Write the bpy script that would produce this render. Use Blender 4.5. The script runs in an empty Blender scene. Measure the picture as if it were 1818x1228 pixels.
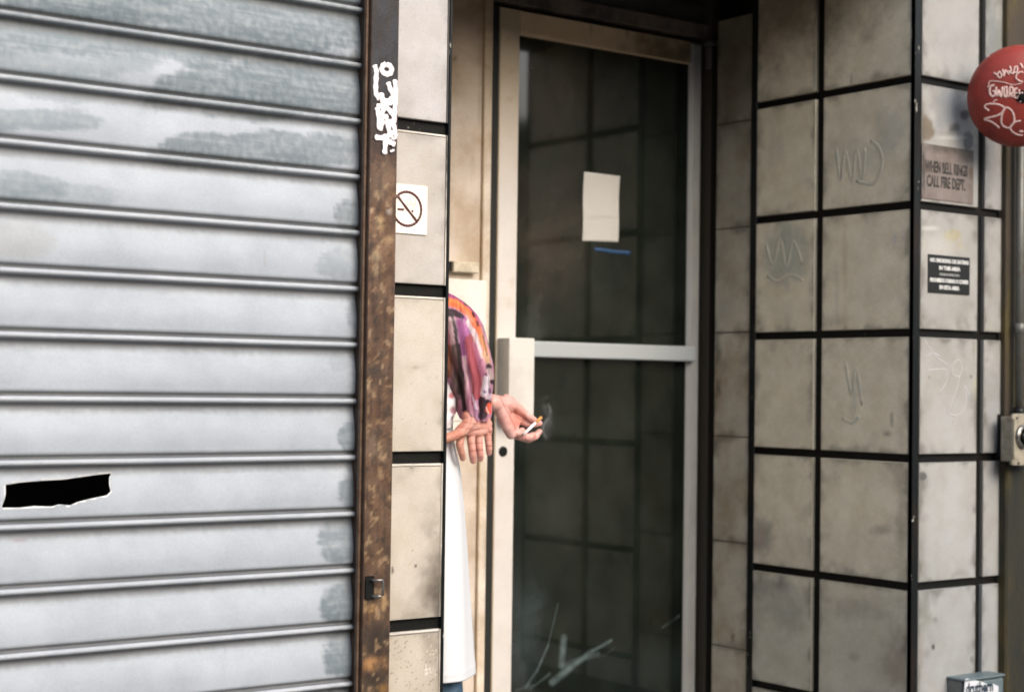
import bpy, bmesh, math, random
from math import sin, cos, pi, radians
from mathutils import Vector, Matrix, noise as mnoise

random.seed(7)
C = bpy.context.scene.collection
SC = bpy.context.scene

# ------------------------------------------------------------------ camera
YAW, PITCH, ROLL, FPX = 0.641507, 0.0254354, 0.0133221, 2965.46
CAMZ = 1.05
fw = Vector((sin(YAW)*cos(PITCH), cos(YAW)*cos(PITCH), sin(PITCH)))
rt0 = Vector((cos(YAW), -sin(YAW), 0)); up0 = rt0.cross(fw)
rt = cos(ROLL)*rt0 + sin(ROLL)*up0
up = -sin(ROLL)*rt0 + cos(ROLL)*up0
cd = bpy.data.cameras.new("camera")
cam = bpy.data.objects.new("camera", cd); C.objects.link(cam)
cam.matrix_world = Matrix(((rt.x, up.x, -fw.x, 0), (rt.y, up.y, -fw.y, 0), (rt.z, up.z, -fw.z, CAMZ), (0, 0, 0, 1)))
cd.sensor_fit = 'HORIZONTAL'; cd.sensor_width = 36.0; cd.lens = FPX/1818*36
cd.clip_start = 0.05; cd.clip_end = 500
cd.dof.use_dof = True; cd.dof.focus_distance = 3.98; cd.dof.aperture_fstop = 2.9
SC.camera = cam
SC.cycles.use_denoising = True; SC.cycles.filter_width = 1.7

# ------------------------------------------------------------------ world, sun, exposure
SUN_EL, SUN_AZ = 33.0, 176.0        # compass-like: direction the sun stands in, degrees from +Y clockwise
w = bpy.data.worlds.new("World"); SC.world = w; w.use_nodes = True
wn = w.node_tree; sky = wn.nodes.new('ShaderNodeTexSky'); sky.sky_type = 'NISHITA'; sky.sun_disc = False
sky.sun_elevation = radians(SUN_EL); sky.sun_rotation = radians(SUN_AZ)
sky.air_density = 1.0; sky.dust_density = 4.0
bg = wn.nodes['Background']; bg.inputs['Strength'].default_value = 0.14
wn.links.new(sky.outputs[0], bg.inputs[0])
sd = bpy.data.lights.new("sun", 'SUN'); sun = bpy.data.objects.new("sun", sd); C.objects.link(sun)
sd.energy = 1.25; sd.angle = radians(42); sd.color = (1.0, 0.93, 0.84)
az = radians(SUN_AZ); el = radians(SUN_EL)
sdir = Vector((sin(az)*cos(el), cos(az)*cos(el), sin(el)))
sun.rotation_euler = sdir.to_track_quat('Z', 'Y').to_euler(); sun.location = sdir*20
SC.view_settings.view_transform = 'Standard'; SC.view_settings.look = 'None'
SC.view_settings.exposure = 0.76; SC.view_settings.gamma = 1.0

# ------------------------------------------------------------------ surveying helpers
def ray(x, y):
    return fw + rt*((x-909)/FPX) - up*((y-614)/FPX)
def onY(x, y, Y):
    d = ray(x, y); p = d*(Y/d.y); return Vector((p.x, p.y, p.z+CAMZ))
def onX(x, y, X):
    d = ray(x, y); p = d*(X/d.x); return Vector((p.x, p.y, p.z+CAMZ))
def px(p):
    q = Vector((p[0], p[1], p[2]-CAMZ)); z = q.dot(fw)
    return 909+FPX*q.dot(rt)/z, 614-FPX*q.dot(up)/z
def lerp(a, b, t): return a+(b-a)*t
def cl(v, a=0., b=1.): return max(a, min(b, v))
def sstep(a, b, v):
    t = cl((v-a)/(b-a)); return t*t*(3-2*t)
def fbm(x, y, z=0.0, o=4):
    return mnoise.fractal(Vector((x, y, z)), 1.0, 2.0, o)
def mixc(a, b, t): return tuple(a[i]+(b[i]-a[i])*t for i in range(3))

# ------------------------------------------------------------------ materials
def mat(name, col=(.5,.5,.5), rough=.6, metal=0., col2=None, nscale=6., nmix=(.4,.65), bump=0., bscale=60.,
        usecol=False, grain=.06, gscale=250., col3=None, n3=(.6,.7), s3=14., spec=.5, stretch=None, rough2=None):
    m = bpy.data.materials.new(name); m.use_nodes = True; nt = m.node_tree; N = nt.nodes; L = nt.links
    b = N['Principled BSDF']; b.inputs['Roughness'].default_value = rough; b.inputs['Metallic'].default_value = metal
    b.inputs['Specular IOR Level'].default_value = spec
    tc = N.new('ShaderNodeTexCoord'); vec = tc.outputs['Object']
    if stretch:
        mp = N.new('ShaderNodeMapping'); mp.inputs['Scale'].default_value = stretch
        L.new(vec, mp.inputs[0]); vec = mp.outputs[0]
    def noise(sc, det=6., rgh=.6, v=None):
        n = N.new('ShaderNodeTexNoise'); n.inputs['Scale'].default_value = sc
        n.inputs['Detail'].default_value = det; n.inputs['Roughness'].default_value = rgh
        L.new(v or vec, n.inputs['Vector']); return n.outputs['Fac']
    def ramp(f, a, b_):
        r = N.new('ShaderNodeMapRange'); r.inputs['From Min'].default_value = a; r.inputs['From Max'].default_value = b_
        r.interpolation_type = 'SMOOTHSTEP'; L.new(f, r.inputs['Value']); return r.outputs[0]
    def mix(f, A, B, mode='MIX'):
        x = N.new('ShaderNodeMix'); x.data_type = 'RGBA'; x.blend_type = mode
        if isinstance(f, float): x.inputs['Factor'].default_value = f
        else: L.new(f, x.inputs['Factor'])
        for s, v in ((x.inputs[6], A), (x.inputs[7], B)):
            if isinstance(v, tuple): s.default_value = (*v, 1)
            else: L.new(v, s)
        return x.outputs[2]
    if usecol:
        at = N.new('ShaderNodeAttribute'); at.attribute_name = 'Col'; c = at.outputs['Color']
    else:
        c = col
    if col2:
        nf = ramp(noise(nscale), *nmix)
        c = mix(nf, c, col2, 'MULTIPLY' if usecol else 'MIX')
        if rough2 is not None:
            rr = N.new('ShaderNodeMapRange'); rr.inputs['To Min'].default_value = rough; rr.inputs['To Max'].default_value = rough2
            L.new(nf, rr.inputs['Value']); L.new(rr.outputs[0], b.inputs['Roughness'])
    if col3: c = mix(ramp(noise(s3, 8., .65), *n3), c, col3)
    if grain > 0:
        g = N.new('ShaderNodeMapRange'); g.inputs['From Min'].default_value = .3; g.inputs['From Max'].default_value = .7
        g.inputs['To Min'].default_value = 1-grain*2; g.inputs['To Max'].default_value = 1+grain
        L.new(noise(gscale, 3., .7, tc.outputs['Object']), g.inputs['Value'])
        cc = N.new('ShaderNodeCombineColor')
        for i in range(3): L.new(g.outputs[0], cc.inputs[i])
        c = mix(1.0, c, cc.outputs[0], 'MULTIPLY')
    if isinstance(c, tuple): b.inputs['Base Color'].default_value = (*c, 1)
    else: L.new(c, b.inputs['Base Color'])
    if bump > 0:
        bp = N.new('ShaderNodeBump'); bp.inputs['Strength'].default_value = bump; bp.inputs['Distance'].default_value = .004
        L.new(noise(bscale, 6.), bp.inputs['Height']); L.new(bp.outputs[0], b.inputs['Normal'])
    return m

M = {}
M['tile'] = mat('glazed_tile', rough=.42, usecol=True, col2=(.9,.88,.84), nscale=14., nmix=(.35,.7), bump=.15, bscale=30., grain=.09, gscale=300.)
M['plaster'] = mat('stained_plaster', rough=.7, usecol=True, col2=(.74,.66,.56), nscale=7., nmix=(.38,.72), bump=.25, bscale=40., grain=.07, gscale=200.)
M['grout'] = mat('black_grout', (.0035,.004,.0035), .6, col2=(.014,.0135,.011), nscale=22., nmix=(.55,.75), bump=.3, spec=.2, bscale=90., col3=(.22,.2,.17), n3=(.69,.72), s3=34.)
M['trim'] = mat('dark_trim', (.005,.007,.0075), .4, col2=(.018,.012,.009), spec=.3, nscale=18., nmix=(.5,.75), bump=.3, col3=(.42,.4,.36), n3=(.66,.69), s3=60., stretch=(1,1,.35))
M['shutter'] = mat('painted_shutter_steel', rough=.52, metal=.0, usecol=True, col2=(.86,.87,.88), nscale=9., nmix=(.35,.7), bump=.08, bscale=9., grain=.04, gscale=220., spec=.3)
M['rust'] = mat('rusty_steel', rough=.55, metal=.15, usecol=True, col2=(.6,.5,.42), nscale=24., nmix=(.38,.66), bump=.25, bscale=150., grain=.14, gscale=260.)
M['alu'] = mat('satin_aluminium', (.62,.6,.57), .42, .25, col2=(.5,.47,.42), nscale=5., nmix=(.4,.75), grain=.04, usecol=False, col3=(.4,.33,.24), n3=(.68,.8), s3=9.)
M['alu_dull'] = mat('dull_aluminium_bar', (.4,.41,.41), .5, .2, col2=(.33,.33,.32), nscale=5., grain=.04)
M['dark'] = mat('dark_gap', (.006,.007,.006), .7, grain=0)
M['header'] = mat('grimy_header', (.17,.135,.11), .6, 0, col2=(.05,.045,.035), nscale=9., nmix=(.4,.7), bump=.5)
M['jambd'] = mat('dark_olive_jamb', (.06,.055,.04), .5, 0, col2=(.06,.05,.035), nscale=9.)
M['soffit'] = mat('sooty_soffit', (.05,.048,.04), .8, 0, col2=(.02,.02,.016), nscale=4.)
M['wallout'] = mat('rendered_wall', (.3,.28,.25), .8, 0, col2=(.2,.19,.17), nscale=2.)
M['pave'] = mat('concrete_pavement', (.15,.145,.135), .85, 0, col2=(.10,.096,.09), nscale=2., bump=.5, bscale=40., col3=(.08,.08,.075), n3=(.66,.7), s3=5.)
M['road'] = mat('asphalt', (.05,.05,.05), .9, 0, col2=(.075,.072,.07), nscale=8., bump=.6, bscale=90.)
M['paper'] = mat('white_paper', (.72,.71,.68), .8, 0, grain=.03, usecol=True)
M['tape'] = mat('blue_tape', (.016,.055,.14), .6, 0)
M['whitebox'] = mat('white_painted_box', (.74,.73,.69), .5, 0, col2=(.66,.63,.57), nscale=9.)
M['cream'] = mat('cream_plastic', (.6,.54,.42), .5, 0, col2=(.45,.4,.3), nscale=30.)
M['spray'] = mat('white_spray_paint', (.85,.80,.82), .5, 0, grain=.02)
M['signw'] = mat('ivory_sign_plastic', (.83,.79,.7), .35, 0, grain=.01)
M['signr'] = mat('maroon_print', (.075,.018,.02), .45, 0, grain=.02)
M['signg'] = mat('grey_print', (.35,.4,.38), .5, 0, grain=.02)
M['signk'] = mat('black_sign_plastic', (.008,.009,.009), .4, 0, grain=.05)
M['signt'] = mat('white_print', (.62,.64,.63), .5, 0, grain=.05)
M['plate'] = mat('tarnished_plate', rough=.5, usecol=True, col2=(.8,.74,.7), nscale=12., bump=.2, grain=.1)
M['lettk'] = mat('black_lettering', (.012,.011,.011), .5, 0, col2=(.06,.05,.045), nscale=60.)
M['bell'] = mat('oxblood_enamel', (.28,.034,.024), .42, 0, col2=(.18,.026,.02), nscale=9., nmix=(.35,.7), bump=.12, bscale=30., grain=.08, spec=.45, rough2=.6)
M['marker'] = mat('pale_pink_marker', (.72,.52,.5), .6, 0, grain=.05)
M['steelk'] = mat('blackened_bolt', (.01,.012,.012), .4, .5)
M['olive'] = mat('mossy_painted_column', (.017,.016,.008), .75, 0, col2=(.07,.052,.009), nscale=8., nmix=(.46,.7), bump=.8, bscale=60., col3=(.008,.01,.007), n3=(.5,.66), s3=11., stretch=(1,1,.3), grain=.2)
M['brownp'] = mat('brown_board', (.045,.032,.018), .7, 0, col2=(.02,.018,.009), nscale=12., nmix=(.4,.7), bump=.4, stretch=(1,1,.25), col3=(.085,.062,.01), n3=(.5,.66), s3=6.)
M['conduit'] = mat('galvanised_conduit', (.15,.155,.145), .5, .4, col2=(.12,.1,.07), nscale=20., nmix=(.5,.75))
M['utility'] = mat('grey_blue_enamel', (.12,.165,.18), .45, 0, col2=(.1,.14,.16), nscale=14.)
M['utils'] = mat('grey_enamel_side', (.15,.16,.155), .5, 0, col2=(.1,.11,.11), nscale=14.)
M['sticker'] = mat('white_vinyl_sticker', (.6,.63,.68), .45, 0, grain=.03)
M['inkb'] = mat('navy_ink', (.012,.03,.05), .5, 0)
M['chrome'] = mat('worn_steel', (.3,.29,.27), .3, .8, col2=(.12,.12,.11), nscale=60.)
M['switch'] = mat('cream_enamel', (.33,.30,.235), .5, 0, col2=(.22,.2,.15), nscale=30., col3=(.2,.18,.14), n3=(.62,.7), s3=40.)
M['cloth'] = mat('printed_satin', rough=.48, usecol=True, grain=.05, gscale=500., bump=.25, bscale=45.)
M['apron'] = mat('white_apron_cotton', (.64,.67,.71), .85, 0, grain=.02, bump=.5, bscale=16.)
M['denim'] = mat('blue_denim', (.045,.1,.17), .9, 0, col2=(.09,.16,.24), nscale=18., grain=.2, gscale=500.)
M['hair'] = mat('dark_hair', (.02,.014,.01), .55, 0, bump=.8, bscale=90., stretch=(1,1,.15))
M['shoe'] = mat('black_shoe', (.015,.015,.016), .5)
M['cigp'] = mat('cigarette_paper', (.86,.86,.86), .8, 0, grain=0)
M['cigf'] = mat('cork_filter', (.62,.33,.1), .7, 0, col2=(.5,.25,.08), nscale=300.)
M['ash'] = mat('grey_ash', (.3,.3,.29), .9, 0)
# skin with a little subsurface
M['skin'] = mat('skin', (.56,.30,.235), .5, 0, usecol=True, grain=.04, gscale=300., bump=.45, bscale=110., col2=(.93,.82,.80), nscale=60.)
_b = M['skin'].node_tree.nodes['Principled BSDF']; _b.inputs['Subsurface Weight'].default_value = .18
_b.inputs['Subsurface Radius'].default_value = (.012,.005,.003); _b.inputs['Subsurface Scale'].default_value = .6
# door glass: dark tinted, dusty
def glass_mat():
    m = bpy.data.materials.new('dusty_tinted_glass'); m.use_nodes = True; nt = m.node_tree; N = nt.nodes; L = nt.links
    b = N['Principled BSDF']; b.inputs['Roughness'].default_value = .05; b.inputs['IOR'].default_value = 1.7
    at = N.new('ShaderNodeAttribute'); at.attribute_name = 'Col'
    tc = N.new('ShaderNodeTexCoord'); n = N.new('ShaderNodeTexNoise'); n.inputs['Scale'].default_value = 5; n.inputs['Detail'].default_value = 8
    L.new(tc.outputs['Object'], n.inputs['Vector'])
    r = N.new('ShaderNodeMapRange'); r.inputs['From Min'].default_value = .35; r.inputs['From Max'].default_value = .75
    r.inputs['To Min'].default_value = .75; r.inputs['To Max'].default_value = 1.5; L.new(n.outputs[0], r.inputs[0])
    x = N.new('ShaderNodeVectorMath'); x.operation = 'SCALE'; L.new(at.outputs['Color'], x.inputs[0]); L.new(r.outputs[0], x.inputs['Scale'])
    L.new(x.outputs[0], b.inputs['Base Color']); return m
M['glass'] = glass_mat()

# ------------------------------------------------------------------ mesh helpers
class MB:
    def __init__(s): s.v = []; s.f = []; s.c = []; s.sm = []
    def quad(s, ps, c=(1,1,1), smooth=False):
        i = len(s.v); s.v += [Vector(p) for p in ps]; s.c += [c]*len(ps); s.f.append(tuple(range(i, i+len(ps)))); s.sm.append(smooth)
    def box(s, a, b, c=(1,1,1)):
        x0,y0,z0 = a; x1,y1,z1 = b; i = len(s.v)
        s.v += [Vector(p) for p in ((x0,y0,z0),(x1,y0,z0),(x1,y1,z0),(x0,y1,z0),(x0,y0,z1),(x1,y0,z1),(x1,y1,z1),(x0,y1,z1))]
        s.c += [c]*8
        for f in ((0,3,2,1),(4,5,6,7),(0,1,5,4),(1,2,6,5),(2,3,7,6),(3,0,4,7)): s.f.append(tuple(i+k for k in f)); s.sm.append(False)
    def grid(s, P, nu, nv, colf=None, smooth=True, wrap=False):
        i = len(s.v)
        for b in range(nv+1):
            for a in range(nu if wrap else nu+1):
                p = Vector(P(a/nu, b/nv)); s.v.append(p); s.c.append(colf(p) if colf else (1,1,1))
        W = nu if wrap else nu+1
        for b in range(nv):
            for a in range(nu):
                a2 = (a+1) % W if wrap else a+1
                s.f.append((i+b*W+a, i+b*W+a2, i+(b+1)*W+a2, i+(b+1)*W+a)); s.sm.append(smooth)
    def slab(s, o, U, V, Nn, colf, step=.012, t=.01, bev=.0015, grime=0.):
        """panel with a finely divided painted face at o..o+U+V, facing Nn, and rim going back by t"""
        U = Vector(U); V = Vector(V); Nn = Vector(Nn); o = Vector(o)
        if grime > 0:
            cf0 = colf; Un = U.normalized(); Vn = V.normalized(); o_ = o.copy(); Ul = U.length; Vl = V.length
            def colf(p):
                q = Vector(p)-o_; a = q.dot(Un); b = q.dot(Vn); n = fbm(p[0]*16, p[1]*16, p[2]*16, 4)
                dd = min(a, Ul-a, b, Vl-b); w_ = .004+.022*cl(n+.15)
                return mixc(cf0(p), (.09,.085,.07), grime*cl(math.exp(-max(dd,0)/w_)*(.75+1.3*n)))
        u = U.normalized()*bev; v = V.normalized()*bev
        nu = max(1, int(U.length/step)); nv = max(1, int(V.length/step))
        oo = o+u+v; UU = U-2*u; VV = V-2*v
        if U.cross(V).dot(Nn) < 0:
            s.grid(lambda a, b: oo+UU*(1-a)+VV*b, nu, nv, colf, smooth=False)
        else: s.grid(lambda a, b: oo+UU*a+VV*b, nu, nv, colf, smooth=False)
        inn = [oo, oo+UU, oo+UU+VV, oo+VV]; out = [p-Nn*bev for p in (o, o+U, o+U+V, o+V)]; bk = [p-Nn*t for p in (o, o+U, o+U+V, o+V)]
        for k in range(4):
            j = (k+1) % 4; c = colf(out[k])
            s.quad([inn[k], inn[j], out[j], out[k]], c); s.quad([out[k], out[j], bk[j], bk[k]], c)
    def tube(s, pts, r, n=12, c=(1,1,1), caps=True):
        pts = [Vector(p) for p in pts]; i0 = len(s.v); rs = r if isinstance(r, (list, tuple)) else [r]*len(pts)
        for k, p in enumerate(pts):
            d = (pts[min(k+1, len(pts)-1)]-pts[max(k-1, 0)]).normalized()
            a = d.cross(Vector((0,0,1)) if abs(d.z) < .9 else Vector((1,0,0))).normalized(); b = d.cross(a)
            for q in range(n):
                t = 2*pi*q/n; s.v.append(p+(a*cos(t)+b*sin(t))*rs[k]); s.c.append(c)
        for k in range(len(pts)-1):
            for q in range(n):
                s.f.append((i0+k*n+q, i0+k*n+(q+1) % n, i0+(k+1)*n+(q+1) % n, i0+(k+1)*n+q)); s.sm.append(True)
        if caps:
            s.f.append(tuple(i0+q for q in range(n))); s.sm.append(False)
            s.f.append(tuple(i0+(len(pts)-1)*n+q for q in reversed(range(n)))); s.sm.append(False)
    def build(s, name, m, parent=None, fix=True):
        me = bpy.data.meshes.new(name); me.from_pydata([tuple(v) for v in s.v], [], s.f)
        me.polygons.foreach_set('use_smooth', s.sm)
        ca = me.color_attributes.new('Col', 'FLOAT_COLOR', 'POINT')
        ca.data.foreach_set('color', [x for c in s.c for x in (c[0], c[1], c[2], 1.0)])
        if fix:
            bm = bmesh.new(); bm.from_mesh(me); bmesh.ops.recalc_face_normals(bm, faces=bm.faces); bm.to_mesh(me); bm.free()
        me.materials.append(m if not isinstance(m, str) else M[m]); me.update()
        o = bpy.data.objects.new(name, me); C.objects.link(o)
        if parent: o.parent = parent; o.matrix_parent_inverse = parent.matrix_world.inverted() if False else Matrix.Translation(-parent.location)
        return o
def tag(o, label=None, cat=None, group=None, kind=None):
    if label: o['label'] = label
    if cat: o['category'] = cat
    if group: o['group'] = group
    if kind: o['kind'] = kind
    return o
def thing(name, loc, label, cat, group=None):
    o = bpy.data.objects.new(name, None); C.objects.link(o); o.location = loc; o.empty_display_size = .1
    return tag(o, label, cat, group)
def bevel(o, w=.003, seg=2):
    md = o.modifiers.new('bevel', 'BEVEL'); md.width = w; md.segments = seg; md.limit_method = 'ANGLE'; return o

def ribbon(mb, pts, width, nrm, lift, c=(1,1,1), taper=True, t=.0008):
    """flat paint stroke along 3-D points lying on a surface; nrm(p) gives the surface normal"""
    P = [Vector(p) for p in pts]
    # resample with Catmull-Rom
    Q = []
    for k in range(len(P)-1):
        a = P[max(k-1, 0)]; b = P[k]; c_ = P[k+1]; d = P[min(k+2, len(P)-1)]
        for j in range(5):
            t_ = j/5; Q.append(.5*((2*b)+(c_-a)*t_+(2*a-5*b+4*c_-d)*t_*t_+(3*b-a-3*c_+d)*t_**3))
    Q.append(P[-1]); i0 = len(mb.v); n = len(Q)
    for k, p in enumerate(Q):
        d = (Q[min(k+1, n-1)]-Q[max(k-1, 0)]).normalized(); nn = nrm(p); s = d.cross(nn).normalized()
        w_ = width*(.5+.07*sin(k*1.7))
        if taper and (k == 0 or k == n-1): w_ *= .55
        for q, h in ((-1, 0), (-.72, 1), (.72, 1), (1, 0)):
            mb.v.append(p+s*w_*q+nn*(lift+t*h)); mb.c.append(c)
    for k in range(n-1):
        for q in range(3):
            a = i0+k*4+q; mb.f.append((a, a+1, a+5, a+4)); mb.sm.append(True)
    # back faces so a stroke is closed
        mb.f.append((i0+k*4, i0+k*4+4, i0+k*4+7, i0+k*4+3)); mb.sm.append(False)
    mb.f.append((i0, i0+3, i0+2, i0+1)); mb.sm.append(False)
    e = i0+(n-1)*4; mb.f.append((e, e+1, e+2, e+3)); mb.sm.append(False)

def text_obj(name, s, m, origin, ux, uz, w, h, parent, bold=.012, depth=.0008):
    """lettering lying on a plane: origin is its lower left corner, ux/uz unit vectors, stretched to w x h"""
    cu = bpy.data.curves.new(name, 'FONT'); cu.body = s; cu.size = 1; cu.offset = bold; cu.extrude = .01; cu.resolution_u = 3
    o = bpy.data.objects.new(name+'_c', cu); C.objects.link(o)
    bpy.context.view_layer.update()
    dg = bpy.context.evaluated_depsgraph_get(); me = bpy.data.meshes.new_from_object(o.evaluated_get(dg))
    bpy.data.objects.remove(o); bpy.data.curves.remove(cu)
    xs = [v.co.x for v in me.vertices]; ys = [v.co.y for v in me.vertices]
    x0, x1, y0, y1 = min(xs), max(xs), min(ys), max(ys)
    ux = Vector(ux); uz = Vector(uz); nn = ux.cross(uz); origin = Vector(origin)
    for v in me.vertices:
        v.co = origin+ux*((v.co.x-x0)/(x1-x0)*w)+uz*((v.co.y-y0)/(y1-y0)*h)+nn*(depth*(v.co.z/.01*.5+.6))
    me.materials.clear(); me.materials.append(M[m]); me.name = name
    r = bpy.data.objects.new(name, me); C.objects.link(r)
    r.parent = parent; r.matrix_parent_inverse = Matrix.Translation(-parent.location)
    return r

# stains: soft or hard blots of dirt, paint and painted shade, each laid where it sits on the wall
def stainer(base, stains, var=.04, tint=None):
    def f(p):
        x, y = px(p); c = base(p) if callable(base) else base
        n = fbm(p[0]*9, p[1]*9, p[2]*9, 5); n2 = fbm(p[0]*38+7, p[1]*38, p[2]*38, 4)
        c = tuple(v*(1+var*n*1.6+var*.5*n2) for v in c)
        for (sx, sy, rx, ry, col, a, hard) in stains:
            d = ((x-sx)/rx)**2+((y-sy)/ry)**2
            if d > 6: continue
            d = math.sqrt(d)+.35*n+.22*n2
            k = a*(1-sstep(hard, 1.25, d))
            if k > 0: c = mixc(c, col, k)
        return c
    return f

D = 3.26            # the facade's plane
BY0 = 4.20
# =================================================================== GROUND
mb = MB(); mb.grid(lambda a, b: (lerp(-60,60,a), lerp(-60,3.4,b), -.25), 8, 8, smooth=False)
tag(mb.build('road', 'road'), kind='structure')
mb = MB(); mb.box((-30, 0.4, -.4), (30, 5.2, -.10)); tag(bevel(mb.build('pavement', 'pave'), .01), kind='structure')

# =================================================================== BUILDING SHELL
bld = thing('shop_building', (3, 5, 0), 'dark sooty shop building shell round the tiled entrance recess', 'building')
mb = MB()
mb.box((-6, D+.03, 2.50), (9, 6.5, 6.4))                   # upper storey over shop front
mb.box((-6, 6.4, -.02), (9, 6.5, 2.5))
mb.box((4.64, D+.05, -.02), (9, 6.39, 2.5))
mb.build('wall', 'wallout', bld)
mb = MB(); mb.box((2.2465, D+.032, 2.47), (3.9225, 4.8, 2.4995)); mb.box((3.923, 4.114, 2.4705), (3.9925, 4.8, 2.4998)); mb.build('soffit', 'soffit', bld)
mb = MB(); mb.box((2.2466, D+.005, 2.36), (3.9224, D+.14, 2.4695)); mb.build('unseen_shade_block', 'soffit', bld)  # unseen block added to keep light off the upper recess
mb = MB()
for a_, b_ in (((-3, D+.03), (1.96, D+.2)), ((2.0, D+.016), (2.23, 4.18)), ((2.24, BY0+.004), (3.07, 4.3)), ((3.94, D+.016), (4.62, 4.3)), ((3.0, BY0+.09), (3.95, 4.3))):
    mb.box((a_[0], a_[1], -.101), (b_[0], b_[1], -.0005))
mb.build('plinth', 'grout', bld)
mb = MB(); mb.box((-3, 4.4, -.01), (2.0, 4.5, 2.49)); mb.box((-3, 3.5, -.005), (-2.9, 4.39, 2.49)); mb.build('interior_wall', 'dark', bld)

# =================================================================== ROLLING SHUTTER
XL, XR = -.6, onY(662, 600, D).x
SY = D+.024
zr = [onY(x, y, SY-.012).z for x, y in ((648,117),(646,216),(645,314),(645,413.3),(643,513),(642,614),(640,715),(640,812.6),(636,911.5),(636,1013.8),(636,1111.9))]
pitch = (zr[0]-zr[-1])/10; z0 = zr[0]
PROF = []   # (dz below bead centre, outward)
for k in range(9):
    t = lerp(80, -100, k/8); PROF.append((-.0062*sin(radians(t)), .004+.0085*cos(radians(t))))
PROF += [(.0092, -.001), (.0125, -.0035), (.022, -.003), (.032, -.0005), (.046, .0025), (.062, .0052), (.078, .0066), (.092, .0062), (pitch-.0185, .0040), (pitch-.0135, -.001), (pitch-.0092, -.007)]
white = (.385, .43, .485); bare = (.13, .17, .20); tealg = (.205, .255, .295)
PAINT = [ # darker, unpainted or older grey areas in photo coordinates: x, y, rx, ry, colour, amount, hardness
 (380,40,480,75,bare,.9,.8),(480,160,270,62,bare,.9,.8),(90,20,200,80,bare,.75,.8),(120,95,230,60,tealg,.6,.8),(480,265,215,40,bare,.8,.8),(120,150,200,40,tealg,.6,.6),
 (30,215,170,22,tealg,.8,.8),(0,330,150,34,tealg,.75,.8),(100,350,120,30,tealg,.4,.7),(25,425,85,34,(.36,.37,.38),.55,.8),(600,470,60,40,tealg,.55,.6),
 (625,380,40,40,bare,.8,.6),(640,560,40,60,bare,.7,.5),(600,640,30,30,tealg,.3,.5),(622,780,22,34,bare,.8,.7),(620,870,28,36,bare,.8,.7),(600,960,40,40,bare,.75,.85),(612,1070,44,46,bare,.85,.85),
 (610,1165,42,46,bare,.85,.85),(600,1260,50,50,bare,.8,.8),(400,836,26,5,(.3,.1,.1),.35,.3),(35,958,26,5,(.3,.1,.1),.35,.3),(60,925,110,9,tealg,.5,.4),(480,905,90,4,tealg,.5,.4),
 (630,100,26,40,(.1,.11,.11),.6,.3),(470,455,3,30,(.3,.25,.22),.4,.4)]
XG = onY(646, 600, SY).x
def shut_col(p):
    x, y = px(p)
    c = white
    c = tuple(v*(1+.05*fbm(p[0]*5, p[2]*9, 1.3)) for v in c)
    n = fbm(p[0]*6, p[2]*9, 0., 6); n2 = .6*fbm(p[0]*75, p[2]*60, 3., 4)+.6*fbm(p[0]*9, p[2]*110, 8., 3)
    for (sx, sy, rx, ry, col, a, hard) in PAINT:
        d = math.sqrt(((x-sx)/rx)**2+((y-sy)/ry)**2)
        if d > 2.2: continue
        d += .34*n+.14*n2; k = a*(1-sstep(hard-.05, hard+.24, d))
        if k > 0: c = mixc(c, mixc(col, (.34,.38,.41), cl(.2+.7*n2)), k)
    # grime and painted shadow along the seam under each bead
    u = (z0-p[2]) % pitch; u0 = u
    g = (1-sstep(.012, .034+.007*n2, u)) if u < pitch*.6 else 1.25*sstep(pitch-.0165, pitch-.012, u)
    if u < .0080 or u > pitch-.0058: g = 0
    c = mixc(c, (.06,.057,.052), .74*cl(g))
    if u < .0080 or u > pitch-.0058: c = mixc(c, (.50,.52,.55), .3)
    return mixc(c, (.03,.034,.036), .9*sstep(XG-.05, XG, p[0]+.012*n+.006*n2))  # shade beside the post painted into the slats' right end
rows = range(-12, 12)
PD = []
for k in range(len(PROF)-1):
    n_ = max(1, int(abs(PROF[k+1][0]-PROF[k][0])/.004)); 
    for j in range(n_):
        t = j/n_; PD.append((lerp(PROF[k][0], PROF[k+1][0], t), lerp(PROF[k][1], PROF[k+1][1], t)))
PD.append(PROF[-1])
# round the slat face off
P2 = PD[:]
for it in range(3):
    P2 = [P2[0]]+[(P2[k][0], (P2[k-1][1]+2*P2[k][1]+P2[k+1][1])/4) if k > 12 and k < len(P2)-5 else P2[k] for k in range(1, len(P2)-1)]+[P2[-1]]
PROF = P2
zs = []
for r_ in rows:
    for dz, o_ in PROF: zs.append((z0-r_*pitch-dz, o_))
zs = [q for q in zs if -.095 < q[0] < 2.499]
xs = [XL, -.3, 0, .3, .6, .9]+[lerp(1.0, XR, k/220) for k in range(221)]
rsh = thing('rolling_shutter', (1.0, SY, 0), 'grey white steel roll-down shutter with patchy paint and a torn slot', 'shutter')
mb = MB()
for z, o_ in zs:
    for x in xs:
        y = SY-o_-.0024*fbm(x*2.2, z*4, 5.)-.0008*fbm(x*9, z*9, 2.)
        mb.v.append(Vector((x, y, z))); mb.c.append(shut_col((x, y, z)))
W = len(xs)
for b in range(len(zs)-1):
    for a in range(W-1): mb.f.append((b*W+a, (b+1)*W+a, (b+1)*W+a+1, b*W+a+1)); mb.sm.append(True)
cur = mb.build('slat_curtain', 'shutter', rsh, fix=False)
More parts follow.
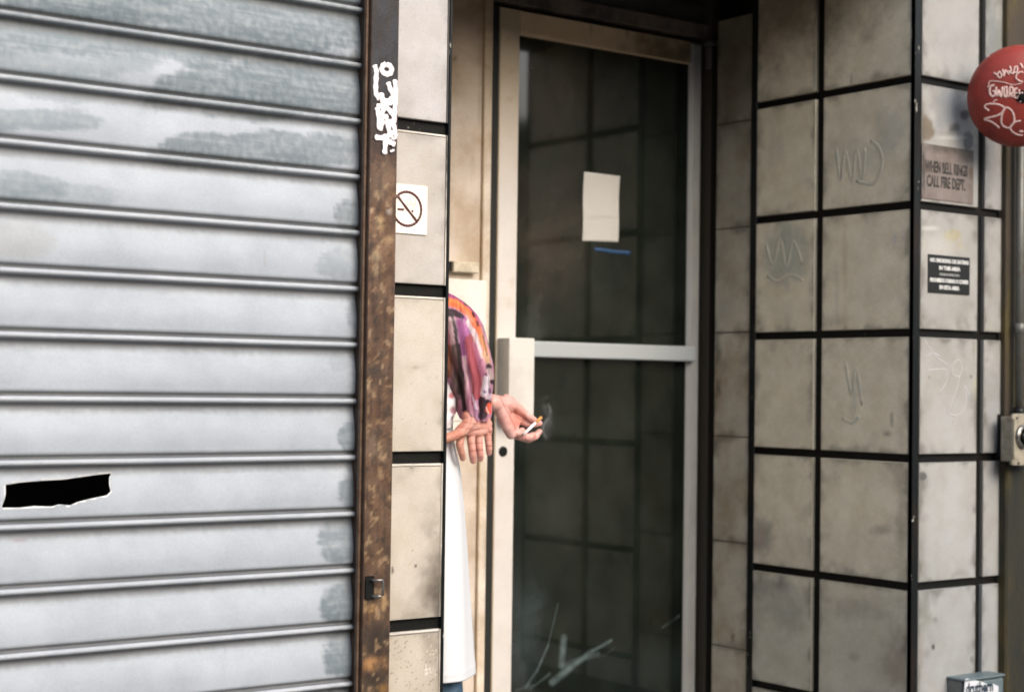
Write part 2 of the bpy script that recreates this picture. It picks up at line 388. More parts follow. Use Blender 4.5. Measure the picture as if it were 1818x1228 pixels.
# torn slot: cut a ragged hole through the sheet
slot = [(3,897),(7,888),(10,878),(11,860),(40,856),(75,853),(115,851),(150,846),(180,842),(201,840),(196,848),(195,860),(197,872),(190,879),(170,883),(140,890),(124,897),(104,895),(92,899),(60,898),(34,901),(4,901)]
slotw = [onY(x, y, SY-.006) for x, y in slot]
from mathutils.geometry import intersect_point_tri_2d
def inpoly(x, z, poly):
    c = False; n = len(poly)
    for i in range(n):
        a = poly[i]; b = poly[i-1]
        if (a.z > z) != (b.z > z) and x < (b.x-a.x)*(z-a.z)/(b.z-a.z)+a.x: c = not c
    return c
cut = bpy.data.meshes.new('cutter'); bmc = bmesh.new()
vs0 = [bmc.verts.new((p.x, SY-.05, p.z)) for p in slotw]; vs1 = [bmc.verts.new((p.x, SY+.05, p.z)) for p in slotw]
bmc.faces.new(vs0); bmc.faces.new(vs1[::-1])
for i in range(len(vs0)):
    j = (i+1) % len(vs0); bmc.faces.new((vs0[j], vs0[i], vs1[i], vs1[j]))
bmesh.ops.recalc_face_normals(bmc, faces=bmc.faces); bmc.to_mesh(cut); bmc.free()
co = bpy.data.objects.new('cutter', cut); C.objects.link(co)
so = cur.modifiers.new('s', 'SOLIDIFY'); so.thickness = .0007; so.offset = -1
bo = cur.modifiers.new('b', 'BOOLEAN'); bo.object = co; bo.operation = 'DIFFERENCE'; bo.solver = 'EXACT'
bpy.context.view_layer.update()
dg = bpy.context.evaluated_depsgraph_get(); nm = bpy.data.meshes.new_from_object(cur.evaluated_get(dg))
if len(nm.polygons) > 1000:
    cur.modifiers.clear(); cur.data = nm
bpy.data.objects.remove(co)

# =================================================================== RUSTY POST
PY = D-.026
pl, pr = onY(651, 600, PY).x, onY(700.5, 600, PY).x
RS = [(680,60,90,200,(.026,.03,.04),1.,.7),(700,40,30,260,(.02,.022,.03),.5,.5),(668,330,30,40,(.11,.075,.05),.5,.3),(690,330,20,40,(.2,.13,.08),.5,.3),
 (672,345,8,9,(.36,.25,.15),.8,.3),(660,373,5,5,(.5,.36,.24),.9,.4),(692,376,6,5,(.42,.4,.38),.9,.4),(676,395,10,20,(.42,.3,.15),.75,.3),(690,425,12,8,(.45,.32,.17),.7,.3),
 (668,455,12,14,(.35,.28,.17),.6,.3),(690,440,8,30,(.3,.2,.12),.6,.3),(668,480,8,12,(.33,.25,.16),.5,.3),(665,790,20,40,(.14,.11,.08),.5,.3),(670,620,12,70,(.075,.045,.028),.6,.2),
 (650,1045,16,26,(.015,.014,.013),.7,.3),(660,1080,15,10,(.42,.25,.1),.8,.4),(680,1068,8,22,(.45,.3,.15),.75,.3),(668,1095,16,7,(.36,.2,.08),.7,.3),(653,1105,6,6,(.45,.33,.2),.7,.3),
 (665,1130,40,40,(.022,.017,.013),.8,.4),(658,1178,14,14,(.4,.21,.08),.85,.4),(680,1172,8,8,(.28,.15,.06),.6,.3),(670,1205,30,18,(.02,.016,.012),.7,.3),(680,1222,12,10,(.3,.17,.05),.8,.3),
 (650,300,14,60,(.06,.04,.03),.5,.3),(670,235,60,50,(.07,.04,.035),.6,.3),(680,950,40,90,(.10,.055,.03),.5,.2)]
def rcol(p):
    y = px(p)[1]; return mixc((.14,.078,.045), (.115,.068,.04), sstep(300, 900, y))
rc0 = stainer(rcol, RS, .38)
def rc(p):
    c = rc0(p); st = fbm(p[0]*90, 3., p[2]*7, 4); ch = fbm(p[0]*55, 9., p[2]*42, 5)
    c = mixc(c, (.035,.022,.016), .55*sstep(.05, .4, st)); y = px(p)[1]
    c = mixc(c, (.34,.24,.14), .7*sstep(.34, .42, ch)*sstep(270, 330, y))
    return mixc(c, (.02,.018,.016), .6*sstep(.30, .5, -ch))
post = thing('steel_post', (2.0, PY, 0), 'rusty brown square steel post with white graffiti between shutter and tiled pillar', 'post')
mb = MB()
mb.slab((pl, PY, 0), (pr-pl, 0, 0), (0, 0, 2.499), (0, -1, 0), rc, .006, .012, .002)
mb.slab((pl, PY+.012, 0), (0, .085, 0), (0, 0, 2.499), (-1, 0, 0), stainer((.05,.032,.022), [], .3), .02, .004, .001)
mb.slab((pr, PY+.012, 0), (0, .085, 0), (0, 0, 2.499), (1, 0, 0), stainer((.05,.032,.022), [], .3), .02, .004, .001)
mb.box((pl-.006, PY+.012, 0), (pl-.0005, PY+.022, 2.499), (.14,.09,.06))
mb.build('post_body', 'rust', post)
mb = MB()
def Pp(x, y): return onY(640+x/3.507, 90+y/3.507, PY)
strokes = [[(85,90),(98,130),(95,200),(96,265),(118,305)],[(160,85),(137,98),(133,128),(160,148),(188,138),(190,105),(160,85)],
 [(170,196),(186,245),(203,288),(165,318),(135,300),(128,262)],[(212,180),(218,260),(214,345),(206,432)],[(128,268),(142,330),(205,318)],
 [(98,352),(110,400),(116,500)],[(96,352),(150,350),(196,398),(208,436),(160,445),(128,420)],[(116,500),(136,440),(150,418),(168,470),(182,520),(210,542),(206,475),(176,452)],
 [(150,350),(130,400),(170,420)],[(84,540),(150,544),(200,505)],[(150,520),(150,590),(145,648)],[(150,558),(180,572),(212,588)],[(190,618),(195,632)]]
for k, s_ in enumerate(strokes): ribbon(mb, [Pp(*q) for q in s_], .0138, lambda p: Vector((0,-1,0)), .0004+.00025*k)
mb.build('graffiti_tag', 'spray', post)
mb = MB(); a = onY(651,1022,PY); b = onY(672,1062,PY)
mb.box((a.x-.004, PY-.004, b.z), (lerp(a.x,b.x,.55), PY-.0004, a.z), (.03,.026,.022)); mb.build('latch_plate', 'steelk', post)
mb = MB(); q = onY(671,1025,PY); q2 = onY(671,1060,PY); q0 = onY(657,1025,PY)
mb.tube([(q0.x, PY, q.z-.003), (q0.x, PY-.018, q.z-.003), (q.x-.002, PY-.022, q.z-.003), (q.x, PY-.022, q.z-.01), (q.x, PY-.022, q2.z+.008), (q.x-.004, PY-.018, q2.z+.004), (q0.x, PY, q2.z+.004)], .0032, 8)
mb.build('staple', 'chrome', post)

# =================================================================== LEFT TILED PILLAR
TX0, TX1 = pr-.03, onY(787, 600, D).x
EX = onY(795.5, 600, D).x
rowsL = [onY(750,224,D).z, onY(743.8,515,D).z, onY(739,812,D).z, onY(733,1109,D).z]
rowsL = [rowsL[0]+.388*2, rowsL[0]+.388]+rowsL+[rowsL[3]-.385]
cream = (.56,.515,.45); creamL = (.54,.50,.44); greyt = (.475,.465,.475)
def baseL(p):
    y = px(p)[1]
    c = mixc(greyt, (.49,.465,.44), sstep(225, 245, y)); c = mixc(c, creamL, sstep(505, 530, y)); return mixc(c, (.50,.455,.39), sstep(1115, 1130, y))
STL = [(738,652,9,4,(.2,.16,.12),.6,.1),(738,652,22,10,(.42,.37,.3),.4,.1),(785,1040,46,130,(.15,.125,.1),.8,.0),(790,1075,30,60,(.05,.045,.04),.7,.1),
 (731,828,2.5,3.5,(.03,.025,.02),.9,.5),(738,1004,2.2,2.6,(.04,.03,.02),.9,.5),(697,1012,1.5,7,(.05,.04,.03),.9,.5),(732,976,2,2.5,(.2,.15,.1),.7,.4),(700,1080,50,30,(.42,.38,.33),.35,.2),
 (765,1140,30,40,(.26,.22,.18),.5,.1),(765,590,60,60,(.62,.58,.52),.3,.1),(775,670,3,6,(.35,.3,.25),.5,.2),(770,345,3,2,(.3,.27,.25),.4,.3),(735,30,4,4,(.4,.38,.37),.5,.3)]
for k in range(80):
    STL.append((random.uniform(690,778), random.uniform(1125,1228), random.uniform(.9,1.7), random.uniform(.9,1.9), (.12,.10,.08), .7, .3))
for k in range(24):
    STL.append((random.uniform(755,778), random.uniform(1118,1200), random.uniform(1.,2.), random.uniform(1.,2.), (.8,.76,.7), .8, .5))
for k in range(70):
    STL.append((random.uniform(700,790), random.uniform(0,215), random.uniform(.8,1.8), random.uniform(.8,1.8), (.36,.34,.33), .6, .4))
for k in range(26):
    STL.append((random.uniform(696,786), random.uniform(540,1100), random.uniform(.8,1.4), random.uniform(.8,1.4), (.2,.17,.14), .6, .4))
colL = stainer(baseL, STL, .045)
pil = thing('tiled_pillar', (2.15, D+.2, 0), 'narrow pillar of large cream tiles left of the door recess, with smoking ban plate', 'pillar')
mb = MB()
G = .029
for k in range(len(rowsL)-1):
    zt = rowsL[k]-G/2; zb = rowsL[k+1]+G/2; zb = max(zb, 0.001); zt = min(zt, 2.498)
    if zt-zb < .05: continue
    mb.slab((TX0, D, zb), (TX1-TX0, 0, 0), (0, 0, zt-.0065-zb), (0,-1,0), colL, .0035 if zb < 1.3 else .0045, .013, .0012, .3)
    mb.slab((TX0, D+.0005, zt-.0052), (TX1-TX0, 0, 0), (0, 0, .0052), (0,-1,0), stainer((.66,.63,.58), [], .15), .006, .013, .001)
    mb.slab((TX1+.0012, D+.0008, zb), (.0042, 0, 0), (0, 0, zt-zb), (0,-1,0), stainer((.5,.47,.42), [(787,1060,12,120,(.04,.035,.03),.9,.2),(789,760,8,60,(.1,.08,.06),.8,.2),(794,100,20,220,(.03,.03,.03),.95,.6)], .3), .006, .013, .0005)
mb.build('tile_facing', 'tile', pil)
mb = MB(); mb.box((pl+.01, D+.0135, 0), (EX-.006, 4.19, 2.4695)); mb.build('pillar_core', 'grout', pil)
mb = MB(); mb.slab((TX1+.0066, D-.001, 0), (EX-TX1-.0066, 0, 0), (0,0,2.469), (0,-1,0), lambda p: (1,1,1), .02, .02, .001)
mb.build('edge_trim', 'trim', pil)
mb = MB(); mb.slab((EX, D+.0195, 0), (0, .9, 0), (0, 0, 2.469), (1,0,0), stainer((.46,.4,.33), [], .1), .03, .004, .001); mb.build('reveal_lining', 'plaster', pil)

# smoking-ban plate
sg = thing('smoking_ban_plate', onY(728, 418, D), 'small ivory plate with maroon crossed-out cigarette symbol on the cream pillar', 'sign')
mb = MB(); a = onY(692,325,D); b = onY(756.5,418,D); mb.box((a.x, D-.004, b.z), (b.x, D-.0004, a.z)); bevel(mb.build('plate', 'signw', sg), .0012)
cc = onY(721,371,D); R_ = abs(onY(721,341,D).z-cc.z)
mb = MB(); nY = lambda p: Vector((0,-1,0))
ribbon(mb, [(cc.x+R_*cos(t)*1.0, D-.004, cc.z+R_*sin(t)) for t in [2*pi*k/24 for k in range(25)]], .0062, nY, .0004, taper=False)
ribbon(mb, [(cc.x-R_*.7, D-.004, cc.z+R_*.72), (cc.x, D-.004, cc.z-.0), (cc.x+R_*.72, D-.004, cc.z-R_*.72)], .0062, nY, .0007, taper=False)
p0 = onY(704,369.5,D); p1 = onY(717,371,D); p2 = onY(713,374,D)
mb.quad([(p0.x, D-.0049, p0.z), (p0.x, D-.0049, p0.z-.005), (p1.x-.004, D-.0049, p0.z-.0055), (p1.x, D-.0049, p0.z-.0005)])
p3 = onY(730,374,D); mb.quad([(p3.x-.003, D-.0049, p3.z+.0005), (p3.x-.0002, D-.0049, p3.z-.0045), (p3.x+.003, D-.0049, p3.z-.0045), (p3.x+.003, D-.0049, p3.z+.0008)])
mb.build('symbol', 'signr', sg)
mb = MB()
for s_ in ([(722,352),(720,358),(723,364),(728,362),(726,354),(731,350)], [(727,366),(731,360),(733,366),(732,372)], [(734,352),(736,360),(735,368)]):
    ribbon(mb, [(onY(x,y,D).x, D-.004, onY(x,y,D).z) for x, y in s_], .0011, nY, .0004, t=.0003)
mb.build('smoke_line', 'signg', sg)

# =================================================================== RIGHT TILED WALL (side of recess, corner and front)
WX = onY(1620, 600, D).x+.004
rowsR = [1.232+.379*k for k in range(-4, 4)]
rowsR = [onY(1620,y,D).z for y in (1042,814,590,362.5,137.5)]
rowsR = [rowsR[0]-.379*2, rowsR[0]-.379]+rowsR+[rowsR[-1]+.379, rowsR[-1]+.758]
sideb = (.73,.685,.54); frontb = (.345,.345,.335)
STR = [(1395,455,44,60,(.24,.33,.33),.55,.2),(1520,280,60,50,(.3,.36,.38),.3,.2),(1580,230,30,50,(.33,.38,.4),.3,.2),(1500,460,6,120,(.5,.42,.3),.3,.2),(1515,700,8,60,(.3,.4,.36),.3,.2),
 (1486,520,5,60,(.34,.42,.4),.3,.2),(1588,425,5,14,(.62,.6,.62),.7,.3),(1603,420,4,16,(.6,.6,.62),.5,.3),(1583,745,2.5,18,(.06,.06,.055),.8,.3),(1576,770,9,7,(.12,.11,.1),.6,.2),
 (1352,950,26,34,(.25,.24,.22),.7,.3),(1347,955,12,26,(.42,.36,.31),.7,.4),(1355,1040,60,20,(.2,.2,.18),.5,.2),(1380,1075,60,60,(.28,.29,.27),.5,.2),(1565,940,22,12,(.28,.24,.19),.5,.1),
 (1520,1080,60,30,(.26,.23,.2),.45,.1),(1600,1180,40,70,(.22,.18,.14),.6,.1),(1612,1150,18,12,(.1,.1,.1),.5,.3),(1516,1165,12,10,(.3,.24,.2),.5,.1),(1600,900,14,200,(.22,.2,.16),.4,.1),
 (1400,10,190,110,(.2,.185,.145),.75,.0),(1511,145,2,24,(.15,.14,.12),.6,.2),(1380,270,22,40,(.3,.3,.3),.3,.1),
 # front face
 (1690,30,50,50,(.42,.38,.35),.3,.1),(1690,50,60,80,(.30,.31,.33),.35,.1),(1680,190,40,55,(.21,.24,.28),.7,.1),(1715,160,30,60,(.26,.28,.3),.5,.1),(1643,228,15,21,(.17,.14,.1),.9,.85),
 (1720,250,10,16,(.09,.09,.085),.9,.85),(1712,204,8,9,(.07,.07,.07),.75,.5),(1695,228,11,9,(.07,.07,.065),.75,.4),(1693,236,30,4,(.25,.25,.24),.7,.3),(1690,245,30,4,(.55,.56,.55),.6,.3),
 (1655,205,10,14,(.5,.5,.5),.4,.2),(1693,418,16,12,(.36,.33,.2),.8,.5),(1704,436,5,10,(.4,.36,.24),.6,.3),(1650,405,22,5,(.66,.66,.66),.5,.2),(1665,440,50,30,(.62,.6,.56),.3,.1),(1639,845,6,6,(.01,.012,.012),.98,.9),
 (1650,670,2,2.6,(.06,.05,.05),.9,.5),(1724,668,2,3,(.1,.1,.1),.9,.5),(1660,1100,5,6,(.17,.18,.19),.6,.3),(1657,1148,2.4,4,(.03,.03,.03),.95,.5),(1730,905,4,6,(.09,.1,.1),.8,.4),(1732,1000,4,6,(.09,.1,.1),.8,.4),
 (1643,1060,16,60,(.14,.15,.13),.6,.1),(1635,980,10,60,(.2,.2,.18),.6,.1),(1725,1170,3,8,(.1,.1,.1),.6,.3),(1732,690,6,26,(.42,.38,.22),.5,.2),(1733,780,5,36,(.16,.16,.13),.6,.2),(1729,620,4,40,(.2,.19,.15),.5,.2),
 (1690,860,60,200,(.44,.46,.47),.5,.2),(1760,330,30,200,(.3,.31,.34),.4,.2),(1760,720,30,130,(.28,.3,.32),.5,.2),(1762,60,24,120,(.16,.18,.18),.75,.2),(1772,810,8,40,(.1,.1,.1),.7,.2)]
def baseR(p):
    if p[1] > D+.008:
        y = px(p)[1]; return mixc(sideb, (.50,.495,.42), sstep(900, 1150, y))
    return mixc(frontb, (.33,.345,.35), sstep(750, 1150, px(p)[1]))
colR = stainer(baseR, STR, .06)
wal = thing('tiled_corner_wall', (3.93, D+.3, 0), 'large square cream tiles with thick black joints on corner wall right of the door', 'wall')
mb = MB(); mb2 = MB()
ya = [(D+.0165, D+.365), (D+.399, D+.657)]
xa = [(WX+.0315, onY(1735,600,D).x), (onY(1747,600,D).x, onY(1782,600,D).x)]
for k in range(len(rowsR)-1):
    zb = max(rowsR[k]+.0125, .001); zt = min(rowsR[k+1]-.0125, 2.469)
    if zt-zb < .04: continue
    for y0, y1 in ya: mb.slab((WX, y0, zb), (0, y1-y0, 0), (0, 0, zt-zb), (-1,0,0), colR, .006, .014, .0015, .55)
    for x0, x1 in xa: mb.slab((x0, D, zb), (x1-x0, 0, 0), (0, 0, zt-zb), (0,-1,0), colR, .004, .014, .0015, .6)
mb.build('tile_facing', 'tile', wal)
mb = MB(); mb.box((WX+.013, D+.013, 0), (4.36, D+.68, 2.499)); mb.build('joint_backing', 'grout', wal)
mb = MB()
mb.slab((WX-.002, D-.002, 0), (.028, 0, 0), (0,0,2.469), (0,-1,0), lambda p: (1,1,1), .03, .016, .002)
mb.box((WX-.002, D-.0001, 0), (WX+.0001, D+.0125, 2.469))
mb.slab((WX-.001, D+.657, 0), (0, .028, 0), (0,0,2.469), (-1,0,0), lambda p: (1,1,1), .03, .016, .002)
mb.build('corner_strip', 'trim', wal)
# inner stretch of older tile with thin seams
sz = [onX(1300, y, WX).z for y in (1337,1150,962,775,590,405,218,31)]
inner = stainer(lambda p: mixc((.19,.18,.14), (.50,.475,.39), sstep(60, 620, px(p)[1]+60*fbm(p[1]*4,p[2]*3,2))) , [(1300,1130,4,9,(.03,.03,.03),.8,.4),(1275,620,5,30,(.07,.06,.05),.7,.3),(1275,690,5,20,(.07,.06,.05),.7,.3),(1272,800,8,20,(.2,.17,.13),.6,.2),(1290,560,30,60,(.3,.29,.26),.3,.1)], .09)  # darker towards the top: soot plus painted soffit shade
mb = MB()
for k in range(len(sz)-1):
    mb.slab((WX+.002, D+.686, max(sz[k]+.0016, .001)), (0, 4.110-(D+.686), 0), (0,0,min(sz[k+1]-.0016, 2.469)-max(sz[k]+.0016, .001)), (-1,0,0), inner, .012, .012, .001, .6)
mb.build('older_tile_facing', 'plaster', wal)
mb = MB(); mb.box((WX+.0125, D+.681, 0), (4.36, 4.112, 2.4985)); mb.box((3.993, 4.113, 0), (4.36, 4.5, 2.4985)); mb.build('seam_backing', 'grout', wal)
# pale scratched tag on the front tiles
mb = MB()
def Pr(x, y): p = onY(1600+x/3.61, 560+y/3.61, D); return p
for s_ in ([(150,160),(190,220),(230,270),(290,310)],[(370,280),(335,310),(330,370),(370,390),(388,340),(370,280)],[(375,390),(355,470),(330,540),(300,620)],[(290,620),(350,640),(400,600),(415,530),(405,450),(440,520)],
           [(170,350),(230,345),(290,350),(285,430),(240,500)],[(330,660),(345,700),(360,640)],[(160,270),(200,240),(250,260)]):
    ribbon(mb, [Pr(*q) for q in s_], .0042, nY, .0002, t=.0003)
mt = mat('faded_scrawl', (.43,.43,.44), .6, grain=.05); mb.build('faded_scrawl', mt, wal)

nX = lambda p: Vector((-1,0,0)); msc = mat('washed_blue_scrawl', (.50,.53,.46), .6, col2=(.56,.53,.43), nscale=26., nmix=(.35,.55), grain=.05)
for s_ in ([(1484,262),(1492,320),(1500,268),(1512,322),(1520,265),(1530,318),(1536,262)],[(1545,250),(1560,262),(1566,290),(1552,325),(1520,322)],[(1358,430),(1372,470),(1384,425),(1396,474),(1408,428),(1424,470)],[(1362,488),(1380,500),(1402,488),(1426,498)],
           [(1500,640),(1512,700),(1520,655),(1530,720)],[(1494,742),(1512,750),(1526,738)]):
    mb = MB(); ribbon(mb, [onX(x, y, WX) for x, y in s_], .012, nX, .0001, t=.00008); mb.build('faded_scrawl', msc, wal)
# =================================================================== SIGNS ON THE CORNER WALL
a = onY(1636,252,D); b = onY(1732,372,D)
bs = thing('bell_notice_plate', (a.x, D, b.z), 'tarnished pinkish metal plate reading WHEN BELL RINGS CALL FIRE DEPT below the red bell', 'sign')
zt, zb, x0, x1 = onY(1637,254,D).z, onY(1637,352,D).z, a.x, onY(1727,300,D).x
mb = MB(); pc = stainer((.20,.172,.158), [(1685,262,60,14,(.07,.06,.05),.8,.2),(1720,275,18,18,(.08,.07,.05),.7,.3),(1725,305,6,14,(.12,.08,.04),.8,.3),(1700,350,20,8,(.16,.13,.13),.4,.1),(1640,300,3,60,(.03,.03,.03),.7,.3)], .1)
mb.slab((x0, D-.003, zb), (x1-x0,0,0), (0,0,zt-zb), (0,-1,0), pc, .004, .0026, .0006); mb.build('plate', 'plate', bs)
pW = onY(1641,305,D); text_obj('lettering', 'WHEN BELL RINGS', 'lettk', (pW.x, D-.003, pW.z), (1,0,0), (0,0,1), onY(1716,310,D).x-pW.x, .036, bs, .03)
pW = onY(1644,331,D); text_obj('lettering', 'CALL FIRE DEPT.', 'lettk', (pW.x, D-.003, pW.z), (1,0,0), (0,0,1), onY(1712,338,D).x-pW.x, .036, bs, .03)
a = onY(1647,451,D); b = onY(1720,526,D)
ns = thing('smoking_notice', (a.x, D, b.z), 'black notice with white English and Spanish no smoking or eating text on corner tile', 'sign')
zt = a.z; zb = onY(1647,519,D).z; mb = MB(); mb.box((a.x, D-.0035, zb), (b.x, D-.0004, zt)); bevel(mb.build('plate', 'signk', ns), .0008)
Wd = b.x-a.x; Hh = zt-zb
for (s_, u0, u1, v0, v1) in (('NO SMOKING OR EATING', .035,.965,.80,.91), ('IN THIS AREA', .25,.76,.61,.72), ('PROHIBIDO FUMAR O COMER', .035,.965,.28,.39), ('EN ESTA AREA', .26,.74,.1,.21)):
    text_obj('lettering', s_, 'signt', (a.x+Wd*u0, D-.0035, zb+Hh*v0), (1,0,0), (0,0,1), Wd*(u1-u0), Hh*(v1-v0), ns, .045)
mb = MB(); mb.box((a.x+Wd*.26, D-.0042, zb+Hh*.475), (a.x+Wd*.74, D-.0036, zb+Hh*.485)); mb.box((a.x+Wd*.26, D-.0042, zb+Hh*.51), (a.x+Wd*.74, D-.0036, zb+Hh*.52)); mb.build('dividing_line', 'signt', ns)

# =================================================================== BACK WALL WITH BOX
BY = 4.20
jx0 = onY(850, 600, BY).x; jx1 = onY(868.0, 600, BY-.01).x
bw = thing('back_wall', (2.6, BY+.1, 0), 'stained beige plaster wall strip between the cream pillar and the glass door', 'wall')
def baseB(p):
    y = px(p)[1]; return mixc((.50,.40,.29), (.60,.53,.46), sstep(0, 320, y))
bc = stainer(baseB, [(806,105,4,4,(.15,.1,.06),.7,.3),(815,131,4,4,(.15,.1,.06),.7,.3),(855,100,5,80,(.3,.22,.13),.5,.1),(852,190,5,60,(.3,.24,.17),.5,.1),(840,290,6,60,(.4,.32,.24),.4,.1),(862,980,14,40,(.16,.13,.1),.6,.1),(860,1050,12,40,(.16,.13,.1),.7,.1),
 (815,365,12,12,(.42,.33,.25),.4,.1),(850,430,14,30,(.5,.4,.3),.4,.1),(836,1130,20,40,(.3,.33,.34),.4,.1),(830,20,50,30,(.36,.26,.15),.5,.2)], .07)
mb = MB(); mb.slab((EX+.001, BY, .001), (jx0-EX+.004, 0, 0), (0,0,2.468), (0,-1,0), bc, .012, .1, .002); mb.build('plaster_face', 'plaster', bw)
mb = MB(); mb.box((EX+.001, BY+.101, 0), (jx0-.001, BY+.3, 2.468)); mb.build('wall_core', 'grout', bw)
eb = thing('electrical_cover', (2.75, BY, 1.1), 'flat white painted metal cover fixed on the plaster behind the person', 'electrical box')
a = onY(740,487,BY-.03); b = onY(861,770,BY-.03)
mb = MB(); mb.box((a.x, BY-.03, b.z), (b.x, BY-.001, a.z-.006)); bevel(mb.build('cover', 'whitebox', eb), .004)
mb = MB(); mb.box((a.x+.05, BY-.033, b.z+.04), (b.x-.03, BY-.0305, a.z-.05)); bevel(mb.build('door_flap', 'whitebox', eb), .002)
cb = thing('junction_box', (2.75, BY, 1.5), 'small cream junction box on the plaster just above the white cover', 'electrical box')
a = onY(806,463,BY-.03); b = onY(851,485,BY-.03)
mb = MB(); mb.box((a.x, BY-.03, b.z), (b.x, BY-.001, a.z)); bevel(mb.build('body', 'cream', cb), .003)
a2 = onY(802,463,BY-.02); mb = MB(); mb.box((a.x-.008, BY-.02, b.z+.001), (a.x-.0005, BY-.001, a.z-.001)); mb.build('side_plate', 'steelk', cb)

# =================================================================== DOOR FRAME + DOOR
DY = 4.20
fr = thing('door_frame', (3.5, DY+.05, 0), 'grimy beige metal frame with header around the glass door', 'door frame')
DXL, DXR = 3.0745, 3.953; DT = 2.245
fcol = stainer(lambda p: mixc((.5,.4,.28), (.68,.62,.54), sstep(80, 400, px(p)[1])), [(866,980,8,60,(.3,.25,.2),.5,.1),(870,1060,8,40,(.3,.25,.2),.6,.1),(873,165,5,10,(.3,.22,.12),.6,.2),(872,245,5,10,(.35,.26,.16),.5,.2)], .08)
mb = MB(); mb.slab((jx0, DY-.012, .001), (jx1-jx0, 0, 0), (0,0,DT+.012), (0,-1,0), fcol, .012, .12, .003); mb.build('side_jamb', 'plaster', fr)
mb = MB(); mb.box((3.9535, DY-.03, .001), (3.992, DY+.12, 2.468)); bevel(mb.build('side_jamb', 'jambd', fr), .002)
mb = MB(); mb.box((jx0, DY-.012, DT+.016), (3.953, DY+.12, DT+.062)); mb.build('header', 'header', fr)
mb = MB(); mb.box((jx0, DY+.005, DT+.066), (3.953, DY+.12, DT+.13)); mb.box((jx0, DY+.04, DT+.1305), (3.953, DY+.12, 2.4695)); mb.build('transom_panel', 'soffit', fr)
mb = MB(); mb.box((jx0-.001, DY+.13, 0), (3.992, DY+.16, 2.469)); mb.build('backing', 'dark', fr)
mb = MB(); mb.box((jx1+.0005, DY+.003, .001), (DXL-.0008, DY+.03, DT+.002)); mb.build('rubber_gasket', 'dark', fr)
dr = thing('glass_door', (3.5, DY, 0), 'aluminium framed dark glass door with push bar, standing shut in the tiled recess', 'door')
alc = mat('door_aluminium', rough=.4, metal=.15, usecol=True, col2=(.9,.87,.82), nscale=5., nmix=(.4,.8), grain=.04, gscale=200.)
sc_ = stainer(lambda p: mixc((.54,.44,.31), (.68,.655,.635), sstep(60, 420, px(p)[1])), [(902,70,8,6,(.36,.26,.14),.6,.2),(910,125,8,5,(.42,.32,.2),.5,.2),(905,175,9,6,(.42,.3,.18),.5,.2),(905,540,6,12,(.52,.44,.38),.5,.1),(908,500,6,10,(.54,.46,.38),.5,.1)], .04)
def stile(name, x0, x1, cf, z1=None):
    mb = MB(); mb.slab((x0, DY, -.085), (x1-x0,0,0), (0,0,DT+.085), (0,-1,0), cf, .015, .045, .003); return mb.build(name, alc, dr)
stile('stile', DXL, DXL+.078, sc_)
rc2 = stainer((.37,.375,.36), [], .08)  # right stile coloured darker to stand for shade in the corner
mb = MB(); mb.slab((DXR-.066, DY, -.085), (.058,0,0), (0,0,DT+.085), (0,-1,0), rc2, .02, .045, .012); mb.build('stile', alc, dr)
mb = MB(); mb.slab((DXL+.0785, DY+.001, DT-.078), (DXR-.067-DXL-.078,0,0), (0,0,.078), (0,-1,0), stainer((.72,.56,.37), [(1140,70,18,12,(.3,.22,.1),.6,.1),(1115,60,5,14,(.2,.14,.06),.6,.2),(1050,50,4,12,(.3,.22,.12),.6,.2),(1215,95,110,60,(.10,.085,.05),.85,.1)], .08), .012, .045, .003); mb.build('top_rail', alc, dr)  # right end darkened: corner shade painted in with the grime
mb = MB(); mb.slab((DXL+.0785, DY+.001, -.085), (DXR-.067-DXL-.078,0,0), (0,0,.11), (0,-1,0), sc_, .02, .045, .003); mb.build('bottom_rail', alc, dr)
# glass with dust and pale streaks
dk = (.0095,.0125,.0095)
GST = [(970,420,90,150,(.06,.05,.04),.6,.0),(985,140,90,120,(.05,.04,.026),.6,.0),(940,590,30,60,(.06,.066,.062),.5,.0),(930,1120,40,130,(.035,.05,.052),.6,.0),(930,760,60,60,(.03,.034,.034),.4,0.),(1000,900,60,70,(.026,.028,.025),.5,0.),(1140,1190,160,60,(.02,.03,.03),.4,0.)]
gcol = stainer(dk, GST, .2)
STREAKS = [((933,1218),(952,1190),5,.5),((952,1190),(972,1145),4,.6),((972,1145),(990,1070),3,.25),((1000,1130),(996,1180),11,.55),((996,1180),(1060,1160),10,.3),((980,1210),(1010,1185),12,.6),((1010,1185),(1050,1155),9,.65),((1050,1155),(1084,1136),5,.75),((940,1222),(975,1195),5,.3),((1175,1113),(1205,1092),4,.3),((915,1225),(945,1215),5,.25),((1060,1168),(1090,1150),4,.12)]
def gcol2(p):
    c = gcol(p); x, y = px(p)
    if y > 1030:
        for (a, b, wd, k) in STREAKS:
            ax, ay = a; bx, by = b; t = cl(((x-ax)*(bx-ax)+(y-ay)*(by-ay))/((bx-ax)**2+(by-ay)**2))
            d = math.hypot(x-ax-(bx-ax)*t, y-ay-(by-ay)*t)
            if d < wd: c = mixc(c, (.17,.23,.24), k*.8*(1-sstep(.0, .8, d/wd))*(.75+.5*fbm(x*.05, y*.05)))
    return c
mb = MB(); gx0, gx1 = DXL+.078, DXR-.066
mb.grid(lambda a, b: (lerp(gx0,gx1,a), DY+.018, lerp(.024, .62, b)), 190, 110, gcol2, smooth=False)
mb.grid(lambda a, b: (lerp(gx0,gx1,a), DY+.018, lerp(.62, DT-.077, b)), 60, 110, gcol, smooth=False)
g = mb.build('glass_pane', 'glass', dr, fix=False)
so = g.modifiers.new('s', 'SOLIDIFY'); so.thickness = .006; so.offset = 0
mb = MB(); e0 = onY(948,600,DY-.02).x
